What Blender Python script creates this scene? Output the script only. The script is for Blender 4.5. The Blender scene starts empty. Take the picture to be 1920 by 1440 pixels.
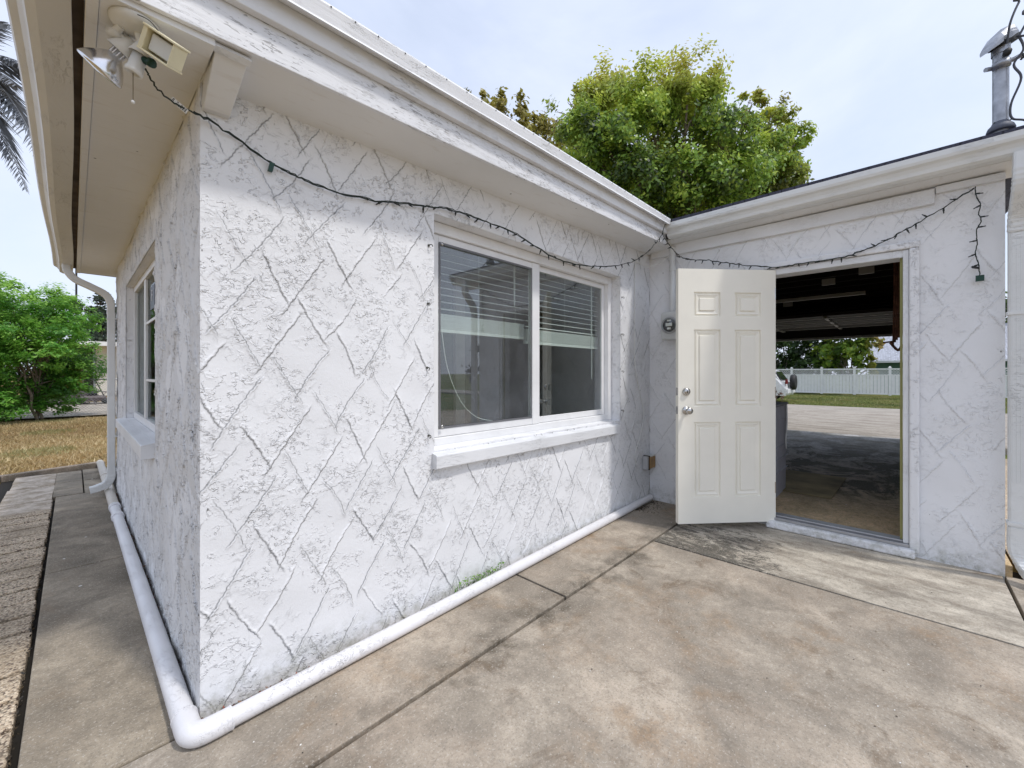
import bpy, math, random
import numpy as np
from mathutils import Vector, Matrix, Euler
R = math.radians
random.seed(7); rng = np.random.default_rng(7)
scene = bpy.context.scene
COL = scene.collection

# ------------------------------------------------------------------ camera, light, exposure
cam_d = bpy.data.cameras.new('camera'); cam = bpy.data.objects.new('camera', cam_d); COL.objects.link(cam)
cam.location = (-.3132, -1.8397, 1.25); cam.rotation_euler = (R(90), 0, R(43.4 - 90))
cam_d.sensor_width = 36; cam_d.lens = 36 * 778 / 1920; cam_d.shift_y = -20 / 1920
cam_d.clip_start = .03; cam_d.clip_end = 3000
scene.camera = cam

SUN = Vector((.127, -.514, .848)).normalized()
EL = math.asin(SUN.z); AZ = math.atan2(SUN.x, SUN.y)
sl = bpy.data.lights.new('sun', 'SUN'); sl.energy = 1.75; sl.angle = R(4.5); sl.color = (1, .965, .92)
so = bpy.data.objects.new('sun', sl); COL.objects.link(so)
so.rotation_euler = SUN.to_track_quat('Z', 'Y').to_euler(); so.location = (2, -4, 8)

world = bpy.data.worlds.new('World'); scene.world = world; world.use_nodes = True
wt = world.node_tree; wt.nodes.clear()
def wn(t): return wt.nodes.new(t)
wo = wn('ShaderNodeOutputWorld'); bg = wn('ShaderNodeBackground'); sky = wn('ShaderNodeTexSky')
sky.sky_type = 'NISHITA'; sky.sun_disc = False; sky.sun_elevation = EL; sky.sun_rotation = AZ
sky.air_density = 1.2; sky.dust_density = 2.0
tc = wn('ShaderNodeTexCoord'); mp = wn('ShaderNodeMapping'); mp.inputs['Scale'].default_value = (1.2, 1.2, 2.6)
mp.inputs['Location'].default_value = (.35, .1, .2)
nz = wn('ShaderNodeTexNoise'); nz.inputs['Scale'].default_value = 1.7; nz.inputs['Detail'].default_value = 6; nz.inputs['Roughness'].default_value = .55
nz.inputs['Distortion'].default_value = .3
rp = wn('ShaderNodeMapRange'); rp.inputs[1].default_value = .30; rp.inputs[2].default_value = .66; rp.inputs[3].default_value = .62; rp.inputs[4].default_value = .97
mx = wn('ShaderNodeMix'); mx.data_type = 'RGBA'; mx.inputs[7].default_value = (4.75, 5.2, 6.3, 1)
wt.links.new(tc.outputs['Generated'], mp.inputs[0]); wt.links.new(mp.outputs[0], nz.inputs['Vector'])
wt.links.new(nz.outputs[0], rp.inputs[0]); wt.links.new(rp.outputs[0], mx.inputs[0])
wt.links.new(sky.outputs[0], mx.inputs[6]); wt.links.new(mx.outputs[2], bg.inputs[0])
bg.inputs[1].default_value = .15; wt.links.new(bg.outputs[0], wo.inputs[0])

scene.view_settings.view_transform = 'Standard'; scene.view_settings.look = 'None'
scene.view_settings.exposure = 0.30; scene.view_settings.gamma = 1
scene.render.engine = 'CYCLES'
scene.cycles.max_bounces = 8; scene.cycles.transparent_max_bounces = 12

# ------------------------------------------------------------------ node helper
class NT:
    def __init__(s, name):
        s.m = bpy.data.materials.new(name); s.m.use_nodes = True; s.t = s.m.node_tree; s.t.nodes.clear()
        s.out = s.n('ShaderNodeOutputMaterial'); s.b = s.n('ShaderNodeBsdfPrincipled'); s.l(s.b.outputs[0], s.out.inputs[0])
        s.tc = s.n('ShaderNodeTexCoord'); s.co = s.tc.outputs['Object']
    def n(s, t): return s.t.nodes.new(t)
    def l(s, a, b): s.t.links.new(a, b)
    def put(s, sock, v):
        if isinstance(v, (int, float)): sock.default_value = v
        elif isinstance(v, tuple): sock.default_value = (v + (1,))[:len(sock.default_value)] if len(v) < len(sock.default_value) else v
        else: s.l(v, sock)
    def map(s, scale=(1, 1, 1), rot=(0, 0, 0), loc=(0, 0, 0), co=None):
        m = s.n('ShaderNodeMapping'); m.inputs['Scale'].default_value = scale; m.inputs['Rotation'].default_value = rot; m.inputs['Location'].default_value = loc
        s.l(co or s.co, m.inputs[0]); return m.outputs[0]
    def noise(s, scale, detail=3, rough=.55, dist=0, co=None, color=False):
        n = s.n('ShaderNodeTexNoise'); n.inputs['Scale'].default_value = scale; n.inputs['Detail'].default_value = detail
        n.inputs['Roughness'].default_value = rough; n.inputs['Distortion'].default_value = dist
        s.l(co or s.co, n.inputs['Vector']); return n.outputs[1 if color else 0]
    def vor(s, scale, co=None, feature='F1', rand=1):
        n = s.n('ShaderNodeTexVoronoi'); n.feature = feature; n.inputs['Scale'].default_value = scale; n.inputs['Randomness'].default_value = rand
        s.l(co or s.co, n.inputs['Vector']); return n.outputs[0], (n.outputs[1] if feature == 'F1' else None)
    def mr(s, v, a, b, c=0, d=1, smooth=False):
        n = s.n('ShaderNodeMapRange'); 
        if smooth: n.interpolation_type = 'SMOOTHSTEP'
        s.put(n.inputs[0], v)
        for i, x in enumerate((a, b, c, d)): n.inputs[i + 1].default_value = x
        return n.outputs[0]
    def math(s, op, a, b=0.0, c=None):
        n = s.n('ShaderNodeMath'); n.operation = op; s.put(n.inputs[0], a); s.put(n.inputs[1], b)
        if c is not None: s.put(n.inputs[2], c)
        return n.outputs[0]
    def mix(s, f, a, b, blend='MIX'):
        n = s.n('ShaderNodeMix'); n.data_type = 'RGBA'; n.blend_type = blend
        s.put(n.inputs[0], f); s.put(n.inputs[6], a); s.put(n.inputs[7], b); return n.outputs[2]
    def xyz(s, co=None):
        n = s.n('ShaderNodeSeparateXYZ'); s.l(co or s.co, n.inputs[0]); return n.outputs
    def attr(s, name):
        n = s.n('ShaderNodeAttribute'); n.attribute_name = name; return n.outputs['Fac'], n.outputs['Color']
    def rnd(s):
        return s.n('ShaderNodeObjectInfo').outputs['Random']
    def bump(s, h, dist=.002, strength=1, prev=None):
        n = s.n('ShaderNodeBump'); n.inputs['Distance'].default_value = dist; n.inputs['Strength'].default_value = strength
        s.l(h, n.inputs['Height'])
        if prev is not None: s.l(prev, n.inputs['Normal'])
        return n.outputs[0]
    def done(s, col=None, rough=None, normal=None, metal=None, spec=None):
        if col is not None: s.put(s.b.inputs['Base Color'], col)
        if rough is not None: s.put(s.b.inputs['Roughness'], rough)
        if metal is not None: s.put(s.b.inputs['Metallic'], metal)
        if spec is not None: s.put(s.b.inputs['Specular IOR Level'], spec)
        if normal is not None: s.l(normal, s.b.inputs['Normal'])
        return s.m
def simple(name, col, rough=.6, metal=0, var=.12, scale=8, bump=0, spec=.4):
    t = NT(name); f = t.noise(scale, 4); d = tuple(c * (1 - var) for c in col); u = tuple(min(1, c * (1 + var * .5)) for c in col)
    c = t.mix(t.mr(f, .3, .7), d, u); nb = t.bump(t.noise(scale * 8, 3), bump) if bump else None
    return t.done(c, rough, nb, metal, spec)

# ------------------------------------------------------------------ materials
def mat_stucco(name='white_stucco', k=1.0, halo=.4, base=(.83, .835, .85), crease=.9, flk=1.0):
    t = NT(name)
    # skip-trowel squiggles: contour lines of warped noise, in patches
    def squig(scale, off, w):
        f = t.noise(scale, 3.2, .62, .45, co=t.map(loc=off, scale=(1, 1, 1.35), rot=(.3, .5, 0)))
        return t.math('SUBTRACT', 1, t.mr(t.math('ABSOLUTE', t.math('SUBTRACT', f, .5)), 0, w, 0, 1, True))
    m1 = t.mr(t.noise(4.6, 3, .6, .4), .46, .60, 0, 1, True)
    m2 = t.mr(t.noise(5.2, 3, .6, .3, co=t.map(loc=(7, 3, 1))), .48, .62, 0, 1, True)
    s1 = t.math('MULTIPLY', squig(13, (0, 0, 0), .030), m1)
    s2 = t.math('MULTIPLY', squig(21, (3, 9, 2), .034), m2)
    brk = t.mr(t.noise(46, 3, .6, .3, co=t.map(loc=(1, 5, 2))), .49, .54, 0, 1, True)
    sq = t.math('MULTIPLY', t.math('MAXIMUM', s1, s2), brk)
    blob = t.math('MULTIPLY', t.mr(t.noise(30, 3, .6, .8, co=t.map(loc=(2, 2, 2))), .5, .62, 0, 1, True), t.math('MAXIMUM', m1, m2))
    h = t.math('ADD', t.math('MULTIPLY', sq, .8), t.math('MULTIPLY', blob, .35))
    h = t.math('ADD', h, t.math('MULTIPLY', t.noise(60, 4, .6), .22))
    nb = t.bump(h, .0042 * k, 1)
    nb = t.bump(t.noise(260, 2), .0006, 1, nb)
    big = t.noise(1.3, 4)
    c = t.mix(t.mr(big, .35, .7), tuple(v * .92 for v in base), base)
    # shade and dirt in the hollows beside the ridges, painted into the colour
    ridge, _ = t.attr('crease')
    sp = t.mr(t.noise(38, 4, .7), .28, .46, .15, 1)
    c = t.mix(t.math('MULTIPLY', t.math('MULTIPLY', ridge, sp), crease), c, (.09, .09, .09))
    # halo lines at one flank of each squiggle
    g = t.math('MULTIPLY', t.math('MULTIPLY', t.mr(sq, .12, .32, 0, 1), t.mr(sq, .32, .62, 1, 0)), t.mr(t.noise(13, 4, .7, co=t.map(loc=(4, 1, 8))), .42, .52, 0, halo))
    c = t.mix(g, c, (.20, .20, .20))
    x = t.xyz()
    low = t.math('MULTIPLY', t.mr(x[2], .0, .16, 1, 0), t.mr(t.noise(16, 4, .7), .42, .68, 0, .8))
    c = t.mix(low, c, (.33, .33, .26))
    # small dark flecks (insect casings, chips)
    d, _c = t.vor(13 * flk, co=t.map(scale=(1, 1, .5))); fl = t.mr(d, .035 * flk, .045 * flk, 1, 0)
    c = t.mix(t.math('MULTIPLY', fl, t.mr(t.noise(2.2, 2), .5 if flk == 1 else .3, .58, 0, .9)), c, (.05, .045, .04))
    return t.done(c, .75, nb, spec=.3)
def mat_paint(name, col=(.76, .76, .75), crack=.5, streak=(1.5, 14, 14), rough=.5, dirt=(.30, .26, .20), fleck=0):
    t = NT(name)
    co = t.map(scale=streak)
    n1 = t.noise(4.2, 5, .7, .6, co=co)
    cr = t.math('MULTIPLY', t.mr(t.math('ABSOLUTE', t.math('SUBTRACT', n1, .5)), 0, .014, 1, 0), t.mr(t.noise(3, 3), .42, .6, 0, 1))
    chips = t.mr(t.noise(9, 5, .7, co=co), .66, .70, 0, 1)
    c = t.mix(t.mr(t.noise(2, 4), .35, .7), tuple(v * .9 for v in col), col)
    c = t.mix(t.math('MULTIPLY', t.math('MAXIMUM', cr, t.math('MULTIPLY', chips, .35)), crack), c, dirt)
    if fleck:
        fk = t.math('MULTIPLY', t.mr(t.noise(1, 3, .6, .6, co=t.map(scale=(26, 26, 120))), .60, .64, 0, 1), t.mr(t.noise(2.4, 3, co=t.map(loc=(3, 3, 3))), .40, .55, 0, fleck))
        c = t.mix(fk, c, (.14, .13, .12)); cr = t.math('MAXIMUM', cr, fk)
    h = t.math('ADD', t.math('MULTIPLY', n1, .6), t.math('MULTIPLY', cr, -.6))
    return t.done(c, rough, t.bump(h, .003, .8))
def mat_soffit():
    t = NT('cream_soffit_paint')
    c = t.mix(t.mr(t.noise(1.2, 4), .3, .7), (.70, .70, .695), (.79, .79, .785))
    c = t.mix(t.mr(t.noise(6, 4, .6, co=t.map(scale=(1, 5, 1))), .58, .75, 0, .3), c, (.50, .44, .36))
    d, _ = t.vor(7); fl = t.mr(d, .035, .05, 1, 0)
    c = t.mix(t.math('MULTIPLY', fl, t.mr(t.noise(2.2, 2), .45, .55)), c, (.05, .04, .03))
    return t.done(c, .6, t.bump(t.noise(30, 4), .0008))
def concrete(name, base=(.43, .37, .295), mode='patio'):
    t = NT(name); x = t.xyz()
    a = t.noise(.9, 5, .6, .3); b = t.noise(3.2, 6, .68, .5); f = t.noise(105, 4, .8); m = t.noise(30, 5, .8)
    lo = tuple(v * .56 for v in base); hi = tuple(min(1, v * 1.32) for v in base)
    c = t.mix(t.mr(b, .33, .68), lo, hi)
    c = t.mix(t.mr(a, .46, .60, 0, .75), c, tuple(v * k for v, k in zip(base, (.60, .60, .60))))
    # warm rust / leaf-tannin blotches
    w = t.math('MULTIPLY', t.mr(t.noise(2.1, 4, .6, .6, co=t.map(loc=(5, 2, 0))), .52, .68), t.mr(t.noise(9, 5, .7), .4, .65))
    c = t.mix(t.math('MULTIPLY', w, .8 if mode == 'patio' else .3), c, (.30, .185, .09))
    if mode in ('patio', 'strip'):
        dt = t.mr(t.noise(4.5, 7, .78, .7, co=t.map(loc=(11, 3, 0))), .54, .66, 0, .75); c = t.mix(dt, c, (.17, .12, .075))
    if mode == 'patio':
        # a lighter washed area and the dark dirty band along the joint
        jd = t.mr(t.math('ABSOLUTE', t.math('ADD', x[1], .47)), 0, .28, 1, 0, True)
        dk = t.math('MULTIPLY', jd, t.mr(t.noise(5, 5, .7, co=t.map(loc=(1, 0, 3))), .46, .64))
        c = t.mix(t.math('MULTIPLY', dk, .9), c, (.08, .065, .045))
        pk = t.mr(t.noise(1.3, 4, .6, .4, co=t.map(loc=(9, 1, 0))), .48, .66, 0, .5)
        c = t.mix(pk, c, (.58, .475, .37))
    if mode == 'strip':
        st = t.map(scale=(5, 2.6, 1), loc=(0, .3, 0))
        sn = t.noise(3.6, 8, .86, .5, co=st)
        zone = t.math('MULTIPLY', t.mr(x[1], -1.6, -.95, 0, 1, True), t.mr(x[0], 2.6, 3.55, 1, .35))
        thr = t.math('SUBTRACT', .66, t.math('MULTIPLY', zone, .26))
        blk = t.mr(t.math('SUBTRACT', sn, thr), -.02, .05, 0, 1)
        c = t.mix(t.mr(t.noise(2.4, 5, .7, co=t.map(scale=(2.5, 1, 1))), .4, .62), c, (.62, .56, .46))
        c = t.mix(t.math('MULTIPLY', blk, .86), c, (.045, .042, .035))
    if mode == 'walk':
        dk = t.mr(t.noise(1.5, 5, .65, .5, co=t.map(scale=(1, .8, 1), loc=(2, 6, 1))), .45, .68, 0, .85)
        c = t.mix(t.math('MULTIPLY', dk, t.mr(x[1], .5, 2.6, .25, 1)), c, (.085, .070, .052))
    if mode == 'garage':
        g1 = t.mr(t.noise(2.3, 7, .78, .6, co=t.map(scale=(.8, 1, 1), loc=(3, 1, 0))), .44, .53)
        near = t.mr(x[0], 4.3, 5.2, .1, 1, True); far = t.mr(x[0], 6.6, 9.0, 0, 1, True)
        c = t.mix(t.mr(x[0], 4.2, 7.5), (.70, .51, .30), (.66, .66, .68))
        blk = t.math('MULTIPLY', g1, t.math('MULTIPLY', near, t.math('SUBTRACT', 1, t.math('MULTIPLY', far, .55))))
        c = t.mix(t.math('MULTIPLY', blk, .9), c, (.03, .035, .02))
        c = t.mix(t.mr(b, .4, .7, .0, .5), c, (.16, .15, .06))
    if mode == 'drive':
        sn = t.noise(2.2, 7, .75, .4, co=t.map(scale=(2.2, .5, 1)))
        c = t.mix(t.mr(sn, .44, .62), (.47, .42, .36), (.25, .215, .175))
    cd, _ = t.vor(1.1, co=t.n('ShaderNodeVectorMath').outputs[0] if False else t.map(scale=(1, 1, 1), loc=(.3, .7, 0), co=t.mix(.12, t.co, t.noise(3, 4, .7, color=True))), feature='DISTANCE_TO_EDGE')
    ck = t.math('MULTIPLY', t.mr(cd, .0, .004, 1, 0), t.mr(t.noise(.8, 2, co=t.map(loc=(2, 9, 0))), .52, .6))
    c = t.mix(t.math('MULTIPLY', ck, .25), c, tuple(v * .3 for v in base))
    fl = t.mr(f, .53, .64, 0, .6); c = t.mix(fl, c, tuple(v * .35 for v in base))
    fh = t.mr(t.noise(95, 3, .8, co=t.map(loc=(3, 3, 3))), .56, .66, 0, .5); c = t.mix(fh, c, (.66, .62, .55))
    c = t.mix(t.mr(m, .47, .70, 0, .42), c, tuple(v * .45 for v in base)); c = t.mix(t.mr(t.noise(14, 6, .75, .4, co=t.map(loc=(4, 4, 0))), .50, .68, 0, .5), c, tuple(v * .5 for v in base))
    # paint drips and chips
    d, _ = t.vor(5.5); ch = t.mr(d, .035, .05, 1, 0)
    c = t.mix(t.math('MULTIPLY', ch, t.mr(t.noise(1.9, 2, co=t.map(loc=(8, 0, 0))), .52, .57, 0, .9)), c, (.78, .77, .74))
    h = t.math('ADD', t.math('MULTIPLY', f, .5), t.math('MULTIPLY', m, .8))
    return t.done(c, .85, t.bump(h, .0022, .8), spec=.25)
def mat_aggregate():
    t = NT('exposed_aggregate'); d, cc = t.vor(120)
    s = t.n('ShaderNodeSeparateColor'); t.l(cc, s.inputs[0])
    c = t.mix(s.outputs[0], (.44, .33, .22), (.78, .65, .48)); c = t.mix(t.mr(s.outputs[1], .82, .9), c, (.12, .08, .06))
    c = t.mix(t.mr(d, .45, .8, 0, .7), c, (.12, .10, .075))
    c = t.mix(t.mr(t.noise(2.5, 4), .45, .65, 0, .6), c, (.24, .19, .13))
    y = t.xyz()[1]; c = t.mix(t.mr(y, 3.86, 3.90, 0, .7), c, t.mix(t.mr(t.noise(7, 5, .7), .4, .62), (.34, .28, .21), (.70, .62, .53)))
    return t.done(c, .9, t.bump(t.math('SUBTRACT', 1, d), .004, 1))
def mat_ground():
    t = NT('lawn'); x = t.xyz()
    dry = t.mix(t.mr(t.noise(40, 5, .75), .35, .65), (.20, .12, .045), (.46, .31, .13))
    dry = t.mix(t.mr(t.noise(1.5, 4), .46, .62, 0, .6), dry, (.20, .19, .07))
    grn = t.mix(t.mr(t.noise(30, 5, .75), .35, .65), (.06, .09, .02), (.20, .22, .06))
    grn = t.mix(t.mr(t.noise(.7, 4), .5, .65, 0, .7), grn, (.26, .20, .09))
    c = t.mix(t.mr(x[0], 6, 8), dry, grn)
    return t.done(c, .95, t.bump(t.noise(60, 4, .7), .03, .8), spec=.1)
def leafmat(name, dark, mid, light, warm, trans=.35):
    t = NT(name); f, col = t.attr('tint')
    s = t.n('ShaderNodeSeparateColor'); t.l(col, s.inputs[0])
    c = t.mix(t.mr(s.outputs[0], 0, .5), dark, mid); c = t.mix(t.mr(s.outputs[0], .5, 1), c, light)
    c = t.mix(s.outputs[1], c, warm)
    t.done(c, .45, spec=.4)
    tr = t.n('ShaderNodeBsdfTranslucent'); t.put(tr.inputs[0], t.mix(.5, c, light))
    mxs = t.n('ShaderNodeMixShader'); mxs.inputs[0].default_value = trans
    t.l(t.b.outputs[0], mxs.inputs[1]); t.l(tr.outputs[0], mxs.inputs[2]); t.l(mxs.outputs[0], t.out.inputs[0])
    return t.m
def mat_glass(name='window_glass', haze=.0, base=.085):
    t = NT(name)
    gl = t.n('ShaderNodeBsdfGlossy'); gl.inputs['Roughness'].default_value = .01; gl.inputs[0].default_value = (.95, .97, 1, 1)
    tr = t.n('ShaderNodeBsdfTransparent'); tr.inputs[0].default_value = (.93, .96, .94, 1)
    lw = t.n('ShaderNodeLayerWeight'); fr = t.math('ADD', base, t.math('MULTIPLY', t.math('POWER', lw.outputs['Facing'], 3.0), .85 if base > .05 else .2))
    m = t.n('ShaderNodeMixShader'); t.l(fr, m.inputs[0]); t.l(tr.outputs[0], m.inputs[1]); t.l(gl.outputs[0], m.inputs[2])
    if haze:
        df = t.n('ShaderNodeBsdfDiffuse'); df.inputs[0].default_value = (.33, .33, .36, 1)
        m2 = t.n('ShaderNodeMixShader'); t.put(m2.inputs[0], t.mr(t.noise(5, 4, .6), .3, .7, haze * .5, haze * 1.4))
        t.l(m.outputs[0], m2.inputs[1]); t.l(df.outputs[0], m2.inputs[2]); t.l(m2.outputs[0], t.out.inputs[0])
    else: t.l(m.outputs[0], t.out.inputs[0])
    return t.m
def mat_shingle(name, col):
    t = NT(name); br = t.n('ShaderNodeTexBrick'); t.l(t.map(scale=(1, 1, 1)), br.inputs['Vector'])
    br.inputs['Scale'].default_value = 3; br.inputs['Mortar Size'].default_value = .015
    br.inputs['Color1'].default_value = tuple(c * .8 for c in col) + (1,); br.inputs['Color2'].default_value = tuple(c * 1.2 for c in col) + (1,)
    br.inputs['Mortar'].default_value = tuple(c * .4 for c in col) + (1,)
    c = t.mix(t.mr(t.noise(60, 3), .4, .6, 0, .5), br.outputs[0], tuple(c * .5 for c in col))
    return t.done(c, .9, t.bump(t.noise(80, 3), .003))
def mat_bark():
    t = NT('bark'); n = t.noise(9, 6, .7, co=t.map(scale=(3, 3, .6)))
    return t.done(t.mix(t.mr(n, .35, .65), (.10, .075, .055), (.30, .25, .20)), .9, t.bump(n, .02))

STUCCO = mat_stucco(); STUCCOS = mat_stucco('smooth_stucco', .6, .0, (.83, .835, .85), .38); STUCCOG = mat_stucco('shaded_side_stucco', 1.3, .45, (.74, .74, .745), .35, 2.2)  # left wall: its shade put into a greyer base, plus real dark specks
PAINT = mat_paint('peeling_white_paint', (.80, .81, .835), .95, (1.2, 9, 16), fleck=.6)
TRIM = mat_paint('white_trim_paint', (.80, .81, .825), .25)
FASC = mat_paint('white_drip_edge_paint', (.82, .83, .85), .25, (1, 10, 10))
VINYL = simple('white_vinyl', (.80, .80, .80), .35, var=.06)
GUT = mat_paint('gutter_enamel', (.76, .77, .76), .12, (2, 2, 8), .4)
GUTL = mat_paint('aged_gutter_enamel', (.70, .69, .66), .25, (3, 1, 3), .45, (.22, .17, .11))
SOFF = mat_soffit()
DARKGAP = simple('dark_soil', (.018, .015, .011), .95)
PVC = mat_paint('pvc', (.80, .79, .80), .07, (5, 5, 5), .35, (.25, .22, .18))
DOORM = simple('ivory_door_paint', (.85, .82, .725), .38, var=.035, scale=5)
CHROME = simple('satin_nickel', (.55, .54, .52), .25, 1)
BLACKM = simple('black_rubber', (.02, .02, .02), .6)
GREENW = simple('dark_green_cable', (.012, .022, .016), .5)
GREENP = simple('green_plastic', (.006, .045, .03), .4)
ALU = simple('aluminium', (.45, .45, .46), .4, .8)
GALV = simple('galvanised_steel', (.42, .44, .48), .45, .6, var=.35, scale=14)
WOODD = simple('dark_joists', (.018, .013, .010), .9)
GWALL = simple('garage_wall', (.5, .48, .45), .9)  # unseen walls made pale to bounce light onto the garage floor
IWALL = simple('room_wall', (.50, .50, .50), .9)
IFLR = simple('room_floor', (.14, .12, .10), .8)
GLASS = mat_glass(); GLASSD = mat_glass('dark_glass', 0, .03); SCREENG = mat_glass('screened_glass', .09)
BARK = mat_bark()
CLIGHT = simple('aged_cream_plastic', (.78, .72, .50), .4)
WPLAST = simple('white_plastic', (.72, .72, .70), .35)
ROOFM = mat_shingle('dark_shingle', (.06, .065, .10))

# ------------------------------------------------------------------ object helpers
def tag(o, label=None, cat=None, group=None, kind=None):
    if label: o['label'] = label
    if cat: o['category'] = cat
    if group: o['group'] = group
    if kind: o['kind'] = kind
    return o
WLOC = {}
def thing(name, label, cat, loc=(0, 0, 0), group=None):
    o = bpy.data.objects.new(name, None); COL.objects.link(o); o.location = loc; o.empty_display_size = .1
    WLOC[o] = Vector(loc); return tag(o, label, cat, group)
def link(name, me, mat, parent=None):
    if mat is not None and not me.materials: me.materials.append(mat)
    o = bpy.data.objects.new(name, me); COL.objects.link(o)
    if parent is not None:
        o.parent = parent; WLOC[o] = WLOC[parent]
    return o
def np_mesh(name, V, F, smooth=False):
    V = np.asarray(V, dtype=np.float32); F = np.asarray(F, dtype=np.int32)
    me = bpy.data.meshes.new(name); me.vertices.add(len(V)); me.vertices.foreach_set('co', V.ravel())
    k = F.shape[1]; me.loops.add(F.size); me.loops.foreach_set('vertex_index', F.ravel())
    me.polygons.add(len(F)); me.polygons.foreach_set('loop_start', np.arange(0, F.size, k, dtype=np.int32))
    me.polygons.foreach_set('loop_total', np.full(len(F), k, dtype=np.int32))
    if smooth: me.polygons.foreach_set('use_smooth', np.ones(len(F), dtype=bool))
    me.update(calc_edges=True); return me
class MB:
    """collects shapes in world coordinates and links them as ONE mesh"""
    def __init__(s): s.v = []; s.f = []; s.sm = []
    def add(s, vs, fs, smooth=False):
        b = len(s.v); s.v += [tuple(v) for v in vs]; s.f += [tuple(i + b for i in f) for f in fs]; s.sm += [smooth] * len(fs); return s
    def box(s, x0, x1, y0, y1, z0, z1):
        x0, x1 = min(x0, x1), max(x0, x1); y0, y1 = min(y0, y1), max(y0, y1); z0, z1 = min(z0, z1), max(z0, z1)
        return s.add([(x0, y0, z0), (x1, y0, z0), (x1, y1, z0), (x0, y1, z0), (x0, y0, z1), (x1, y0, z1), (x1, y1, z1), (x0, y1, z1)],
                     [(3, 2, 1, 0), (4, 5, 6, 7), (0, 1, 5, 4), (1, 2, 6, 5), (2, 3, 7, 6), (3, 0, 4, 7)])
    def obox(s, c, ax, ay, az):
        c = Vector(c); ax, ay, az = Vector(ax), Vector(ay), Vector(az)
        vs = [c + ax * i + ay * j + az * k for k in (-1, 1) for j, i in ((-1, -1), (-1, 1), (1, 1), (1, -1))]
        return s.add(vs, [(3, 2, 1, 0), (4, 5, 6, 7), (0, 1, 5, 4), (1, 2, 6, 5), (2, 3, 7, 6), (3, 0, 4, 7)])
    def loft(s, rings, closed=True, caps=True, smooth=False):
        n = len(rings[0]); vs = [p for r in rings for p in r]; fs = []
        for i in range(len(rings) - 1):
            for j in range(n if closed else n - 1):
                k = (j + 1) % n; fs.append((i * n + j, i * n + k, (i + 1) * n + k, (i + 1) * n + j))
        s.add(vs, fs, smooth)
        if caps and closed: s.add(rings[0], [tuple(range(n))[::-1]]); s.add(rings[-1], [tuple(range(n))])
        return s
    def tube(s, pts, r, seg=10, caps=True, rect=None):
        pts = [Vector(p) for p in pts]; rr = r if isinstance(r, (list, tuple)) else [r] * len(pts)
        rings = []; up = None
        for i, p in enumerate(pts):
            d = (pts[min(i + 1, len(pts) - 1)] - pts[max(i - 1, 0)]).normalized()
            if up is None: up = Vector((0, 0, 1)) if abs(d.z) < .9 else Vector((0, 1, 0))
            a = d.cross(up).normalized(); b = a.cross(d).normalized(); up = b
            if rect: rings.append([p + a * rect[0] * x + b * rect[1] * y for x, y in ((-1, -1), (1, -1), (1, 1), (-1, 1))])
            else: rings.append([p + (a * math.cos(t) + b * math.sin(t)) * rr[i] for t in [2 * math.pi * k / seg for k in range(seg)]])
        return s.loft(rings, smooth=not rect, caps=caps)
    def lathe(s, c, d, prof, seg=20):
        c = Vector(c); d = Vector(d).normalized(); u = Vector((0, 0, 1)) if abs(d.z) < .9 else Vector((1, 0, 0))
        a = d.cross(u).normalized(); b = a.cross(d)
        rings = [[c + d * h + (a * math.cos(t) + b * math.sin(t)) * max(r, 1e-4) for t in [2 * math.pi * k / seg for k in range(seg)]] for r, h in prof]
        return s.loft(rings, smooth=True)
    def prism(s, poly, a, b, fn):
        """poly 2-D outline, extruded from a to b; fn(p,q,t)->xyz"""
        return s.loft([[fn(p, q, a) for p, q in poly], [fn(p, q, b) for p, q in poly]])
    def build(s, name, mat, parent=None, bevel=0):
        off = WLOC.get(parent, Vector((0, 0, 0))) if parent is not None else Vector((0, 0, 0))
        me = bpy.data.meshes.new(name); me.from_pydata([(x - off.x, y - off.y, z - off.z) for x, y, z in s.v], [], s.f)
        me.polygons.foreach_set('use_smooth', s.sm); me.update()
        o = link(name, me, mat, parent)
        if bevel:
            md = o.modifiers.new('bevel', 'BEVEL'); md.width = bevel; md.segments = 2; md.limit_method = 'ANGLE'; md.angle_limit = R(40)
        return o
def B(*a): return MB().box(*a)
def smooth_path(pts, n=6):
    P = [Vector(p) for p in pts]; out = []
    for i in range(len(P) - 1):
        p0, p1, p2, p3 = P[max(i - 1, 0)], P[i], P[i + 1], P[min(i + 2, len(P) - 1)]
        for k in range(n):
            t = k / n; out.append(.5 * ((2 * p1) + (p2 - p0) * t + (2 * p0 - 5 * p1 + 4 * p2 - p3) * t * t + (3 * p1 - p0 - 3 * p2 + p3) * t ** 3))
    out.append(P[-1]); return out

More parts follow.
